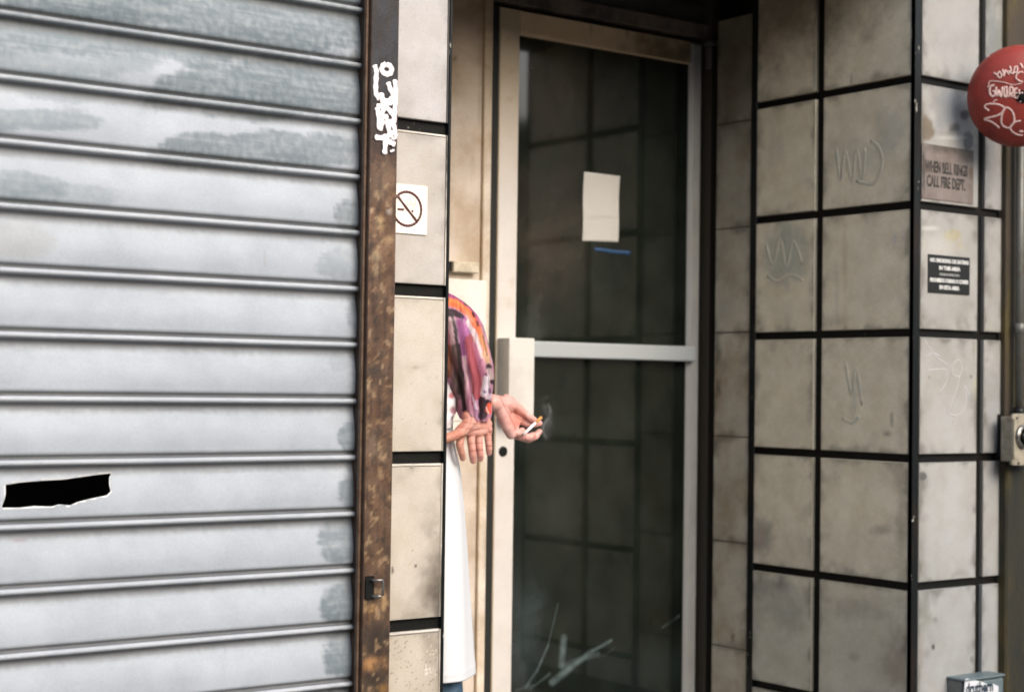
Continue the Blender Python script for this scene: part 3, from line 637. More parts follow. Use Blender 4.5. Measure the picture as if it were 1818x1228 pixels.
mb.box((e0-.03, DY-.022, onY(950,634,DY-.02).z), (DXR-.05, DY+.002, onY(950,605,DY-.02).z)); bevel(mb.build('push_bar', mat('bar_aluminium', (.38,.42,.44), .45, .1, grain=.03), dr), .006, 3)
mb = MB(); hy = DY-.065; h0 = onY(905,600,hy); h1 = onY(948,748,hy)
mb.box((h0.x, hy, h1.z), (h1.x, DY-.0005, h0.z+.002)); hb = bevel(mb.build('pull_handle', mat('handle_aluminium', (.66,.65,.62), .42, .1, grain=.03, col2=(.58,.56,.53), nscale=8.), dr), .004, 3)
lk = onY(893.5,801,DY-.002)
mb = MB(); mb.tube([(lk.x, DY+.002, lk.z), (lk.x, DY-.002, lk.z), (lk.x, DY-.0045, lk.z)], [.0165,.0165,.0135], 28); lkm = mb.build('lock_cylinder', 'steelk', dr)
pc_ = onY(1263,100,DY-.02); mb = MB(); mb.box((pc_.x-.012, DY-.03, pc_.z-.045), (pc_.x+.006, DY-.002, pc_.z+.03)); bevel(mb.build('pivot_hinge', mat('grimy_pivot', (.2,.2,.18), .4, .4), dr), .004)
mb = MB(); mb.box((pc_.x-.022, DY-.045, pc_.z+.034), (pc_.x+.01, DY-.002, pc_.z+.05)); bevel(mb.build('pivot_cap', mat('grimy_cap', (.16,.17,.16), .4, .4), dr), .004)

# paper and tape on the glass
gy = DY+.0145
pa = [onY(x,y,gy) for x,y in ((1033,428),(1097,430),(1100,313),(1036,305))]
mb = MB()
def pf(a, b):
    p = pa[0].lerp(pa[1], a).lerp(pa[3].lerp(pa[2], a), b); return (p.x, gy-.0012-.003*(1-b)*sin(a*pi*.9)-.002*sin(b*7), p.z)
mb.grid(pf, 20, 30, stainer((.52,.515,.485), [(1065,386,34,3,(.36,.36,.34),.6,.2),(1062,399,30,2,(.45,.45,.42),.4,.2)], .03))
pp = mb.build('paper_notice', 'paper'); so = pp.modifiers.new('s', 'SOLIDIFY'); so.thickness = .0004
tag(pp, 'blank looking white paper sheet taped on the dark door glass', 'paper')
ta = [onY(x,y,gy) for x,y in ((1055,446),(1119,453),(1119,446),(1055,439))]
mb = MB(); mb.grid(lambda a, b: (lambda p: (p.x, gy-.0006, p.z+.0008*sin(a*9)))(ta[0].lerp(ta[1], a).lerp(ta[3].lerp(ta[2], a), b)), 12, 2)
tp = mb.build('tape_strip', 'tape'); so = tp.modifiers.new('s', 'SOLIDIFY'); so.thickness = .0003
tag(tp, 'short strip of blue tape on the glass under the white paper', 'tape')

# =================================================================== COLUMN, CONDUIT, SWITCH, BOX, BELL at right
cx0 = onY(1786, 600, D-.02).x
colm = thing('painted_column', (cx0+.1, D+.1, 0), 'weathered olive and brown painted column at the right edge of the picture', 'column')
zs_ = onY(1790, 825, D-.02).z; zm = onY(1795, 490, D-.02).z
mb = MB(); mb.slab((cx0-.004, D-.03, 0), (.27,0,0), (0,0,zs_), (0,-1,0), lambda p: (1,1,1), .03, .1, .006); mb.build('lower_casing', 'olive', colm)
mb = MB(); mb.slab((cx0, D-.02, zs_+.001), (.26,0,0), (0,0,2.47-zs_), (0,-1,0), lambda p: (1,1,1), .03, .09, .004); mb.build('upper_board', 'brownp', colm)
mb = MB(); x_ = onY(1783,600,D).x
mb.box((x_+.001, D+.004, 0), (cx0-.005, D+.03, 2.469)); mb.build('filler_strip', 'dark', colm)
cdx = onY(1811,400,D-.045).x
cn = thing('metal_conduit', (cdx, D-.045, 1.2), 'shiny grey metal conduit pipe running down to the cream key switch', 'pipe')
mb = MB(); zt = onY(1811,262,D-.045).z; zb = onY(1811,726,D-.045).z
mb.tube([(cdx,D-.045,zb),(cdx,D-.045,zt+.25)], .0125, 20); mb.build('pipe', 'conduit', cn)
for yy in (583,):
    z_ = onY(1811,yy,D-.045).z; mb = MB(); mb.tube([(cdx,D-.045,z_-.016),(cdx,D-.045,z_-.014),(cdx,D-.045,z_+.014),(cdx,D-.045,z_+.016)], [.0125,.0165,.0165,.0125], 20); mb.build('coupling', 'conduit', cn)
mb = MB(); mb.tube([(cdx,D-.045,zb-.02),(cdx,D-.045,zb+.004)], .018, 6); mb.build('connector_nut', 'steelk', cn)
ky = D-.085; k0 = onY(1801,734,ky); k1 = onY(1801,826,ky)
ks = thing('key_switch', (k0.x, D-.03, k1.z), 'cream metal box with a round key lock under the conduit pipe', 'switch')
mb = MB(); mb.box((k0.x, ky, k1.z), (k0.x+.12, ky+.012, k0.z)); mb.box((k0.x+.006, ky+.0122, k1.z+.012), (k0.x+.114, D-.0305, k0.z-.01)); bevel(mb.build('housing', 'switch', ks), .002)
for (x_, y_) in ((1797,740),(1797,820)):
    mb = MB(); q = onY(x_, y_, ky); mb.box((k0.x-.008, ky+.001, q.z-.007), (k0.x-.0005, ky+.010, q.z+.007)); mb.build('mounting_ear', 'switch', ks)
kc = onY(1816,775,ky); mb = MB()
mb.tube([(kc.x,ky-.0005,kc.z),(kc.x,ky-.004,kc.z),(kc.x,ky-.009,kc.z),(kc.x,ky-.009,kc.z),(kc.x,ky-.004,kc.z)], [.038,.038,.034,.026,.022], 36); mb.build('lock_ring', 'chrome', ks)
mb = MB(); mb.tube([(kc.x,ky-.0042,kc.z),(kc.x,ky-.011,kc.z),(kc.x,ky-.012,kc.z)], [.0165,.0165,.013], 24); mb.build('lock_core', 'steelk', ks)
mb = MB()
for k in range(8): mb.tube([(kc.x+.03*cos(k*pi/4), ky-.0088, kc.z+.03*sin(k*pi/4)), (kc.x+.03*cos(k*pi/4), ky-.0105, kc.z+.03*sin(k*pi/4))], .0028, 8)
mb.tube([(kc.x-.004, ky-.0118, kc.z+.004), (kc.x-.004, ky-.0135, kc.z+.004)], .0032, 8); mb.build('rivet', 'chrome', ks)
for (x_, y_) in ((1805,742),(1808,822)):
    q = onY(x_, y_, ky); mb = MB(); mb.tube([(q.x,ky-.0002,q.z),(q.x,ky-.0022,q.z)], .0035, 10); mb.build('screw', 'steelk', ks)
# small dark hasp beside it
q0 = onY(1775,735,D-.01); q1 = onY(1786,812,D-.01)
hs = thing('side_hasp', (q0.x, D, q1.z), 'small dark metal strap with worn spots between corner tile and key switch', 'bracket')
mb = MB(); mb.box((q0.x, D-.012, q1.z), (q1.x-.002, D-.001, q0.z)); bevel(mb.build('strap', 'steelk', hs), .002)
for yy in (748,775,797):
    mb = MB(); q = onY(1779,yy,D-.012); mb.tube([(q.x,D-.012,q.z-.006),(q.x,D-.016,q.z-.004),(q.x,D-.016,q.z+.004),(q.x,D-.012,q.z+.006)], .003, 8); mb.build('worn_stud', 'chrome', hs)

# grey utility box with sticker
uy = D-.056; u0 = onY(1708,1209,uy); u1 = onY(1777,1205,uy)
ub = thing('utility_box', (u0.x+.08, uy+.07, 0), 'blue grey metal utility box with white sticker at the foot of the corner wall', 'utility box')
mb = MB(); mb.box((u0.x, uy, .02), (u1.x+.0, D-.001, u0.z)); bevel(mb.build('housing', 'utils', ub), .004)
mb = MB(); mb.box((u0.x+.003, uy-.012, .03), (u1.x-.003, uy-.0005, u0.z-.004)); bevel(mb.build('front_cover', 'utility', ub), .003)
mb = MB(); mb.box((u0.x-.004, uy-.014, u0.z+.0005), (u1.x+.003, D-.001, u0.z+.008)); bevel(mb.build('lid', 'utility', ub), .003)
sy = uy-.012; SP = [(1711,1230),(1713,1206),(1716,1203),(1724,1206),(1733,1207),(1742,1209),(1749,1212),(1756,1215),(1763,1213),(1772,1217),(1772,1260),(1711,1262)]
st = MB(); pts = [onY(x,y,sy) for x,y in SP]; st.quad([(p.x, sy-.0012, p.z) for p in pts]); i0 = len(st.v)
st.quad([(p.x, sy-.0002, p.z) for p in reversed(pts)])
for i in range(len(pts)):
    j = (i+1) % len(pts); st.quad([(pts[i].x, sy-.0012, pts[i].z), (pts[j].x, sy-.0012, pts[j].z), (pts[j].x, sy-.0002, pts[j].z), (pts[i].x, sy-.0002, pts[i].z)])
stk = st.build('sticker', 'sticker', ub)
q = onY(1714,1228.5,sy); q2 = onY(1762,1229,sy); text_obj('lettering', 'druthern', 'inkb', (q.x, sy-.0013, q.z-.006), (1,0,-.02), (0,0,1), q2.x-q.x, .034, ub, .03)

# fire bell: dome turned a little towards the street
BC = onY(1809, 171, 3.10); R0 = .152; DP = .062
ax = Vector((-.68,-.70,-.20)).normalized(); bu = ax.cross(Vector((0,0,1))).normalized(); bv = bu.cross(ax).normalized()*1
if bv.z < 0: bv = -bv
be = thing('fire_bell', BC, 'round dark red fire bell scrawled with pale marker tags at the upper right edge', 'bell')
def dome(rr, t): # rr 0..1 from centre
    d = math.sqrt(max(0, 1-rr**2.3))
    return BC+(bu*cos(t)+bv*sin(t))*R0*rr+ax*DP*d
mb = MB()
prof = [0.001]+[lerp(.03,1,(k/26)**.8) for k in range(27)]
mb.grid(lambda a, b: dome(prof[min(int(round(b*27)),27)], a*2*pi), 72, 27, wrap=True)
mb.grid(lambda a, b: BC+(bu*cos(a*2*pi)+bv*sin(a*2*pi))*R0*(lerp(1,.97,b))-ax*(.012*b), 72, 2, wrap=True)
db = mb.build('dome', 'bell', be)
for v in db.data.vertices: pass
def bellpt(x, y):
    d = ray(x, y).normalized(); o = Vector((0,0,CAMZ)); lo, hi = (BC-o).length-.3, (BC-o).length+.1
    # march to the dome surface
    for i in range(400):
        t = lo+(hi-lo)*i/400; p = o+d*t; q = p-BC; r_ = math.hypot(q.dot(bu), q.dot(bv))/R0; h = q.dot(ax)
        if r_ < 1 and h <= DP*math.sqrt(max(0, 1-r_**2.3)): return p
    return o+d*hi
def belln(p):
    q = p-BC; a = bu*q.dot(bu)/R0**2+bv*q.dot(bv)/R0**2+ax*max(q.dot(ax), .005)/DP**2; return a.normalized()
BT = [([(430,755),(380,720),(385,690),(440,675),(540,685),(600,715)],3),([(605,715),(580,770),(520,810),(420,835),(368,850)],3.4),([(368,855),(450,880),(510,920),(545,955)],3),
 ([(610,715),(575,800),(565,880),(590,930),(650,950),(690,920),(715,860),(700,780),(660,730),(610,715)],3),([(790,870),(730,880),(680,920),(670,960),(700,1000),(760,1030),(815,1035)],3),([(770,990),(815,992)],4),([(475,660),(495,635),(520,630)],2),
 ([(485,465),(445,475),(432,540),(460,590),(490,575),(492,535),(465,530)],3.5),([(505,480),(520,590),(540,520),(560,600),(580,480)],3.2),([(595,490),(603,590),(628,580),(628,490),(595,490)],3.4),([(640,588),(645,592)],2.5),
 ([(660,600),(665,490),(700,500),(692,550),(670,555)],3.2),([(672,560),(700,605)],2.6),([(712,600),(720,510),(752,500)],3),([(720,552),(748,550)],2.6),([(715,602),(755,612)],2.8),([(768,510),(780,570),(812,540)],3),([(745,590),(800,605)],2.6),
 ([(415,495),(425,440),(455,415),(600,432),(700,460),(800,440)],1.5),([(480,320),(515,345),(545,378),(572,355),(545,308),(522,350)],2.4),([(582,280),(600,360),(612,290),(655,345)],2.4),([(662,245),(680,300),(650,305),(700,330),(722,255),(752,262),(742,312),(700,322)],2.6),([(782,215),(815,268)],3.4),
 ([(815,312),(762,322),(732,370),(762,408),(815,428)],2.6),([(770,660),(800,640)],1.8),([(400,150),(435,138)],2.6)]
def tagpart(sel):
    mb = MB()
    for k, (s_, wd) in enumerate(BT):
        if sel(k): ribbon(mb, [bellpt(1690+x/6.46, 80+y/6.46) for x, y in s_], wd/560*.95, belln, .0008+.0001*k, t=.0005)
    mb.build('marker_tag', 'marker', be)
tagpart(lambda k: k < 6); tagpart(lambda k: 6 <= k < 19); tagpart(lambda k: k == 19)
for q_ in range(20, len(BT)): tagpart(lambda k: k == q_)
mb = MB(); hb_ = BC+ax*DP; mb.tube([hb_-ax*.004, hb_+ax*.006, hb_+ax*.008], [.012,.012,.009], 6); mb.tube([hb_-ax*.003, hb_+ax*.0015], .019, 24); mb.build('centre_bolt', 'steelk', be)
mb = MB(); bk = BC-ax*.012; mb.tube([bk, bk-ax*.03], .09, 32); mb.tube([bk-ax*.02, Vector((BC.x+.10, D-.021, BC.z))], .03, 16); mb.build('mount', 'steelk', be)

# =================================================================== ACROSS THE STREET (seen only in reflections, shades the low sky)
ob = thing('opposite_building', (2, -16, 0), 'dark brick building with window rows across the street', 'building')
mb = MB(); mb.box((-40, -22, -.25), (44, -16, 6.)); mb.build('wall', mat('dark_brick', (.16,.10,.075), .85, col2=(.1,.07,.055), nscale=3.), ob)

# =================================================================== PERSON
def remesh(hulls, voxel, smooth, name):
    """tapered rounded volumes fused into one skin"""
    bm = bmesh.new()
    for h in hulls:
        b2 = bmesh.new()
        for p, r in h: bmesh.ops.create_icosphere(b2, subdivisions=3 if voxel < .003 else 2, radius=r, matrix=Matrix.Translation(p))
        res = bmesh.ops.convex_hull(b2, input=b2.verts, use_existing_faces=False)
        bad = set(e for e in res['geom_interior']+res['geom_unused'] if isinstance(e, bmesh.types.BMVert))
        bmesh.ops.delete(b2, geom=list(bad), context='VERTS')
        hv = set(v for f in res['geom'] if isinstance(f, bmesh.types.BMFace) and f.is_valid for v in f.verts)
        me_ = bpy.data.meshes.new('t'); 
        for f in [f for f in b2.faces if not all(v in hv for v in f.verts)]: b2.faces.remove(f)
        b2.to_mesh(me_); b2.free(); bm.from_mesh(me_); bpy.data.meshes.remove(me_)
    bmesh.ops.recalc_face_normals(bm, faces=bm.faces)
    me = bpy.data.meshes.new(name); bm.to_mesh(me); bm.free()
    o = bpy.data.objects.new(name, me); C.objects.link(o)
    md = o.modifiers.new('r', 'REMESH'); md.mode = 'VOXEL'; md.voxel_size = voxel
    ms = o.modifiers.new('m', 'SMOOTH'); ms.factor = .5; ms.iterations = smooth
    bpy.context.view_layer.update(); dg = bpy.context.evaluated_depsgraph_get()
    out = bpy.data.meshes.new_from_object(o.evaluated_get(dg)); bpy.data.objects.remove(o)
    return out
def chain(pts):
    return [[pts[k], pts[k+1]] for k in range(len(pts)-1)]
def at(x, y, Y, rpx):
    p = onY(x, y, Y); return (p, rpx/FPX*(p-Vector((0,0,CAMZ))).dot(fw))
PX, PYc = 2.342, 3.72
hand = []
YA = 3.575
# near hand: palm to the street, fingers hanging
A = lambda x, y, r, dy=0.: at(x, y, YA+dy, r)
hand += [[A(830,738,10), A(858,738,10), A(832,766,9,-.004), A(866,762,7.5)], [A(832,766,9,-.004), A(866,762,7.5), A(848,768,8.5,-.004), A(824,766,7.5,-.006)]]
hand += [[A(845,700,14,.02), A(832,740,11), A(858,740,10)]]
hand += [[A(838,742,9), A(815,765,8.5,-.01), A(829,752,9,-.006)], [A(862,742,8), A(868,762,6.5,-.006), A(868,768,6)]]
hand += chain([A(821,766,7.92,-.004), A(817,780,7.26,-.006), A(816,791,6.82,-.010), A(819,803,6.38,-.008), A(821.5,813,5.50,0)])
hand += chain([A(836,768,8.14), A(836.5,784,7.59,-.006), A(838,795,7.15,-.009), A(839,808,6.93,-.006), A(840,817.5,5.94,0)])
hand += chain([A(851,767,7.70), A(850.5,782,7.04,-.004), A(851,794,6.60,-.007), A(852.5,806,6.38,-.004), A(853,814,5.50,.002)])
hand += chain([A(865,763,7.26), A(866.5,778,6.60,-.002), A(867.5,788,6.27,-.005), A(868,797,6.05,-.003), A(868,804,5.17,.002)])
hand += chain([A(836,750,10,-.010), A(822,765,9.4,-.018), A(806,773,9,-.022), A(792,778,8.6,-.024), A(778,783,8,-.024)])
hand += [[A(836,748,9,-.010), A(846,757,7,-.008), A(818,765,8,-.014)], [A(868,752,6.5), A(858,764,6,-.005), A(862,745,7)]]
# far hand: palm up to the street holding the cigarette
YB = 3.70
B = lambda x, y, r, dy=0.: at(x, y, YB+dy, r)
hand += chain([B(850,716,15,.03), B(872,713,14.5), B(884,717,14)])
hand += [[B(884,715,14), B(898,728,12,.012), B(908,720,9,.0)], [B(887,722,13), B(901,757,11,-.004), B(896,742,12,.0)]]
hand += [[B(901,757,11,-.004), B(912,752,11,.014), B(907,770,9.5,.0), B(900,738,11,.014)], [B(907,714,10,.002), B(898,706,7), B(923,728,9,.004)], [B(908,732,8,.018), B(922,742,9,.016), B(912,752,9,.016)]]
hand += chain([B(919,723,8.6,.004), B(932,734,7,-.002), B(943,742,6.2,-.008), B(951,747,5.2,-.006)])            # upper finger on the filter
hand += chain([B(922,744,8,.016), B(937,752,6.6,.010), B(950,752,6.2,.004), B(958,751,5.3,.006)])               # second, behind the cigarette
hand += chain([B(910,768,9,.002), B(922,768,7,-.008), B(927,764,5.6,-.012)])                                    # tip by the white end
hand += chain([B(914,770,9,.008), B(930,775,7.6,.0), B(940,776,6.8,-.004), B(946,772,5.6,-.004)])
hand += chain([B(918,772,8,.018), B(938,779,7.2,.012), B(951,774,6.4,.006), B(957.5,766,5.3,.004)])
fine = remesh(hand, .0013, 5, 'hands')
V = Vector
def S(x, y, z, r): return (V((x, y, z)), r)
sr = S(PX-.01, PYc-.15, 1.335, .052); sl = S(PX-.01, PYc+.15, 1.335, .052)
er = (at(838,655,3.60,1)[0], .036); el_ = (at(835,660,3.72,1)[0], .036)
wr = (A(845,712,14,.02)[0], .026); wl = (B(850,716,14,.03)[0], .027)
body = [[S(PX, PYc-.07, .93, .085), S(PX, PYc+.07, .93, .085), S(PX-.005, PYc, 1.08, .08)], [S(PX-.005, PYc-.05, 1.05, .08), S(PX-.005, PYc+.05, 1.05, .08), S(PX, PYc-.08, 1.28, .075), S(PX, PYc+.08, 1.28, .075)],
        [sr, sl, S(PX, PYc, 1.36, .05)], [S(PX, PYc, 1.36, .055), S(PX+.015, PYc, 1.46, .048)], chain([sr, er])[0], [er, wr], [sl, el_], [el_, wl]]
for sgn in (-1, 1):
    KX = .175+sgn*.025; LY = PYc+.02+sgn*.07; hp = S(PX, PYc+sgn*.07, .88, .08); kn = S(PX+KX, LY, .47, .052); an = S(PX+KX+.06, LY, .0, .036); mid = S(PX+KX+.01, LY, .33, .050)
    body += [[hp, kn], [kn, mid], [mid, an], [an, S(PX+KX+.05, LY, -.06, .036), S(PX+KX+.18, LY, -.07, .028)]]
HZ = 1.545; HX = PX+.0
body += [[S(HX-.01, PYc, HZ+.03, .082), S(HX+.025, PYc, HZ+.02, .07)], [S(HX+.01, PYc, HZ-.02, .066), S(HX+.052, PYc, HZ-.075, .026), S(HX+.045, PYc-.02, HZ-.06, .03), S(HX+.045, PYc+.02, HZ-.06, .03)],
         [S(HX+.088, PYc, HZ+.012, .008), S(HX+.108, PYc, HZ-.018, .011), S(HX+.085, PYc, HZ-.02, .016)], [S(HX+.078, PYc-.014, HZ-.048, .009), S(HX+.078, PYc+.014, HZ-.048, .009)],
         [S(HX+.078, PYc-.03, HZ+.03, .014), S(HX+.084, PYc, HZ+.032, .012)], [S(HX+.078, PYc+.03, HZ+.03, .014), S(HX+.084, PYc, HZ+.032, .012)],
         [S(HX-.005, PYc-.08, HZ+.015, .012), S(HX, PYc-.076, HZ-.025, .009)], [S(HX-.005, PYc+.08, HZ+.015, .012), S(HX, PYc+.076, HZ-.025, .009)]]
coarse = remesh(body, .006, 4, 'body')
bm = bmesh.new(); bm.from_mesh(coarse); bm.from_mesh(fine)
me = bpy.data.meshes.new('person'); bm.to_mesh(me); bm.free()
me.polygons.foreach_set('use_smooth', [True]*len(me.polygons))
CRE = [((812,757),(840,762),(862,760)),((818,748),(842,752),(866,751)),((838,742),(834,754),(826,764)),((831,774),(842,774.5),(842,774.5)),((845,773.5),(857,773.5),(857,773.5)),((859,772),(872,771),(872,771)),((810,774),(824,775),(824,775)),
       ((831,787),(844,787),(844,787)),((845,786),(857,786),(857,786)),((860,782),(873,781),(873,781)),((811,789),(823,789),(823,789)),((833,800),(845,800),(845,800)),((846,799),(858,798),(858,798)),((861,792),(873,791),(873,791)),
       ((886,700),(893,716),(905,738)),((905,738),(912,752),(916,764)),((912,724),(918,740),(930,748)),((917,769),(920,780),(920,780)),((932,772),(934,783),(934,783)),((931,736),(935,744),(935,744))]
col = []
for v in me.vertices:
    p = v.co; x, y = px(p); c = (.55, .275, .205)
    if 770 < x < 980 and 690 < y < 830:
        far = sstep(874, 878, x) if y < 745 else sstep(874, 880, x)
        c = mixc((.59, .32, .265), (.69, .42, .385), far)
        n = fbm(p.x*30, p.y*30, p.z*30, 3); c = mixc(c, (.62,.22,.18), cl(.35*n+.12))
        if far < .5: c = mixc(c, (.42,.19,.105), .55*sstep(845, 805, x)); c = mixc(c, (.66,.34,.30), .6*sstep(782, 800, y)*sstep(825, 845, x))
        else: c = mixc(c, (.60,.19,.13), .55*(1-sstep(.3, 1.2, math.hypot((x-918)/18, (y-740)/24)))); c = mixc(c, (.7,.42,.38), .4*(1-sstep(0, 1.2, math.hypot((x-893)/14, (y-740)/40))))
        for q in CRE:
            for k in (0, 1):
                ax_, ay_ = q[k]; bx_, by_ = q[k+1]; L2 = (bx_-ax_)**2+(by_-ay_)**2
                if L2 < .01: continue
                t = cl(((x-ax_)*(bx_-ax_)+(y-ay_)*(by_-ay_))/L2); d = math.hypot(x-ax_-(bx_-ax_)*t, y-ay_-(by_-ay_)*t)
                if d < 1.7: c = mixc(c, (.33,.10,.065), .75*(1-d/1.7))
    elif p.x > HX+.06 and HZ-.06 < p.z < HZ-.035 and abs(p.y-PYc) < .024: c = (.42,.13,.11)
    col += [c[0], c[1], c[2], 1.]
ca = me.color_attributes.new('Col', 'FLOAT_COLOR', 'POINT'); ca.data.foreach_set('color', col)
me.materials.append(M['skin'])
person = bpy.data.objects.new('person', me); C.objects.link(person)
tag(person, 'person in satin shirt and white apron leaning hidden behind pillar, hand holding a cigarette', 'person')
for sgn in (-1, 1):
    mb = MB(); ec = V((HX+.075, PYc+sgn*.031, HZ+.008)); mb.grid(lambda a, b: ec+V((cos(a*2*pi)*sin(b*pi), sin(a*2*pi)*sin(b*pi), cos(b*pi)))*.0125, 16, 10, lambda p: (.8,.8,.78) if p.x < ec.x+.0112 else (.05,.03,.02), wrap=True); mb.build('eye', 'paper', person)
hr = remesh([[S(HX-.022, PYc, HZ+.045, .088), S(HX+.012, PYc, HZ+.055, .078)], [S(HX-.035, PYc, HZ+.02, .083), S(HX-.035, PYc, HZ-.04, .06)]], .005, 4, 'hair')
hr.polygons.foreach_set('use_smooth', [True]*len(hr.polygons)); hr.materials.append(M['hair']); ho = bpy.data.objects.new('hair', hr); C.objects.link(ho); ho.parent = person

# --- clothes, lofted round the body
def loft(rows, Y, bfun, nu, nv, th0, th1, colf, ripple, name, m, thick=.0018):
    ys = [r[0] for r in rows]
    def at_row(y):
        for k in range(len(rows)-1):
            if rows[k][0] <= y <= rows[k+1][0] or k == len(rows)-2:
                t = cl((y-rows[k][0])/(rows[k+1][0]-rows[k][0])); t2 = t
                return lerp(rows[k][1], rows[k+1][1], t2), lerp(rows[k][2], rows[k+1][2], t2)
    def P(a, b):
        y = lerp(ys[0], ys[-1], b); l, r = at_row(y); c = onY((l+r)/2, y, Y); o = c-V((0,0,CAMZ)); dep = o.dot(fw)
        e2 = V((o.x, o.y, 0)).normalized(); e1 = V((e2.y, -e2.x, 0)); hw = (r-l)/2/FPX*dep*(1+((l+r)/2-909)**2/FPX**2)**.5
        th = lerp(th0, th1, a); k = 1+ripple(th, y)
        return c+e1*hw*cos(th)*k+e2*bfun(y)*sin(th)*k
    mb = MB(); mb.grid(P, nu, nv, colf); o = mb.build(name, m, person, fix=False)
    s_ = o.modifiers.new('s', 'SOLIDIFY'); s_.thickness = thick; s_.offset = -1
    return o
Z8 = lambda pts: [(780+x/6.467, 510+y/6.467) for x, y in pts]
black = (.012,.008,.012)
PRINT_FOLDS = [ # polyline, half width px at both ends, colour; fold shadow and highlights painted in too
 (Z8([(100,340),(110,600),(100,900)]),9,8,(.55,.22,.26)),(Z8([(95,700),(100,900),(110,1000)]),9,6,(.33,.12,.05)),(Z8([(110,360),(150,560),(160,760)]),5,3,(.66,.46,.5)),
 (Z8([(230,400),(225,560),(225,640)]),8,5,(.38,.24,.33)),(Z8([(180,700),(200,950),(200,1228)]),9,10,(.16,.11,.10)),
 (Z8([(270,400),(285,560),(300,800),(320,1000)]),11,6,(.42,.12,.36)),(Z8([(340,400),(400,530),(430,640),(470,800)]),7,4,(.78,.66,.70)),
 (Z8([(345,600),(385,850),(430,1080),(430,1300)]),9,12,(.43,.075,.10)),(Z8([(290,800),(310,1000),(340,1228)]),4,4,(.72,.48,.56)),(Z8([(400,640),(450,820),(490,1000)]),4,4,(.55,.18,.33)),
 (Z8([(330,950),(350,1100),(355,1300)]),3,6,(.50,.20,.33)),
 (Z8([(90,290),(180,300),(262,345)]),9,4,black),(Z8([(140,330),(180,480),(200,640),(232,820),(262,1000),(275,1228),(290,1400)]),3.2,4.6,black),(Z8([(225,660),(240,900),(240,1200)]),3,5,(.03,.015,.015)),
 (Z8([(262,345),(268,400)]),3,1.5,(.06,.02,.08)),
 (Z8([(95,85),(200,135),(330,225),(400,330),(455,440)]),4.5,3.5,(.36,.06,.22)),
 (Z8([(80,165),(190,190),(290,265),(370,355),(430,455),(480,570)]),8.5,5.5,(.78,.155,.025)),(Z8([(480,570),(510,670),(540,790)]),6,6,(.62,.26,.09)),(Z8([(520,760),(550,850)]),6,6,(.66,.38,.22)),
 (Z8([(90,150),(200,170),(290,240)]),2.5,2,(.80,.24,.05)),
 (Z8([(560,905),(575,910)]),5.5,5,black),(Z8([(570,960),(600,1040)]),6,5,(.5,.38,.38)),(Z8([(600,1075),(603,1090)]),3.6,3.6,black),
 (Z8([(300,190),(330,210)]),3,2.5,(.1,.06,.07)),(Z8([(375,300),(395,340)]),1.8,1.8,black),(Z8([(430,400),(440,440)]),2,2,(.1,.02,.04)),(Z8([(500,560),(545,780)]),1.2,1.2,(.05,.03,.03)),
 (Z8([(545,1030),(530,1130),(520,1210)]),6,8,(.74,.66,.76)),(Z8([(530,990),(540,1010)]),2.5,2,(.2,.06,.14)),(Z8([(515,1190),(520,1200)]),2.2,2.2,(.25,.12,.3)),(Z8([(572,1170),(575,1200)]),2.6,3,(.18,.08,.2)),(Z8([(545,1260),(600,1240)]),5,4,(.62,.5,.6)),
 ([(846,712),(843,728),(848,740)],4,5,(.52,.26,.45)),([(838,700),(846,725)],2,2,(.75,.62,.78)),([(856,712),(858,724),(855,738)],9,8,black),([(864,712),(868,714)],5,4,black),([(868,718),(864,728),(868,730)],4.5,4.5,(.78,.10,.03)),([(862,722),(866,733)],1.2,1.2,(.85,.6,.6)),
 ([(830,735),(840,742)],4,4,(.3,.2,.22)),([(800,700),(806,716)],9,8,(.2,.1,.12))]
def cloth_col(p):
    x, y = px(p); x += 1.2*fbm(p.x*40, p.y*40, p.z*30, 3); c = (.50,.21,.32)
    n = fbm(p.x*60, p.y*20, p.z*14, 3); c = mixc(c, (.6,.42,.48), cl(.3+.8*n)*.5)
    for pts, w0, w1, cc_ in PRINT_FOLDS:
        best = 9; wd = w0; m_ = len(pts)-1
        for k in range(m_):
            ax_, ay_ = pts[k]; bx_, by_ = pts[k+1]; L2 = (bx_-ax_)**2+(by_-ay_)**2
            t = cl(((x-ax_)*(bx_-ax_)+(y-ay_)*(by_-ay_))/L2); d = math.hypot(x-ax_-(bx_-ax_)*t, y-ay_-(by_-ay_)*t); ww = lerp(w0, w1, (k+t)/m_)
            if d/ww < best: best = d/ww
        k_ = 1-sstep(.65, 1.1, best+.25*n)
        if k_ > 0: c = mixc(c, cc_, k_*.93)
    st = fbm(x*.35, y*.03, 1., 4); c = tuple(v*(.84+.5*st) for v in c)
    g = sum(c)/3; return tuple(max(0.,g+(v-g)*.92) for v in c)
SLV = [(519,782,784),(521,770,797),(526,755,807),(534,745,820),(545,735,834),(560,735,846),(578,738,856),(600,742,863.5),(625,750,869.5),(650,765,875),(668,780,877),(685,793,874.5),(700,800,872),(716,806,871.5),(730,811,873),(742,817,870),(747,826,866)]
rip = lambda th, y: (.085*sin(th*7+y*.018)+.06*sin(th*15+1+y*.03)+.035*math.sin(y*.06+th*2))*(abs(sin(th))**.7)*sstep(525, 580, y)+.02*sin(y*.11)*sstep(600,700,y)
def bs_(y): return lerp(.02, .085, sstep(517, 575, y))*lerp(1, .62, sstep(640, 742, y))
loft(SLV, 3.60, bs_, 220, 240, 0, 2*pi, cloth_col, rip, 'sleeve', 'cloth')
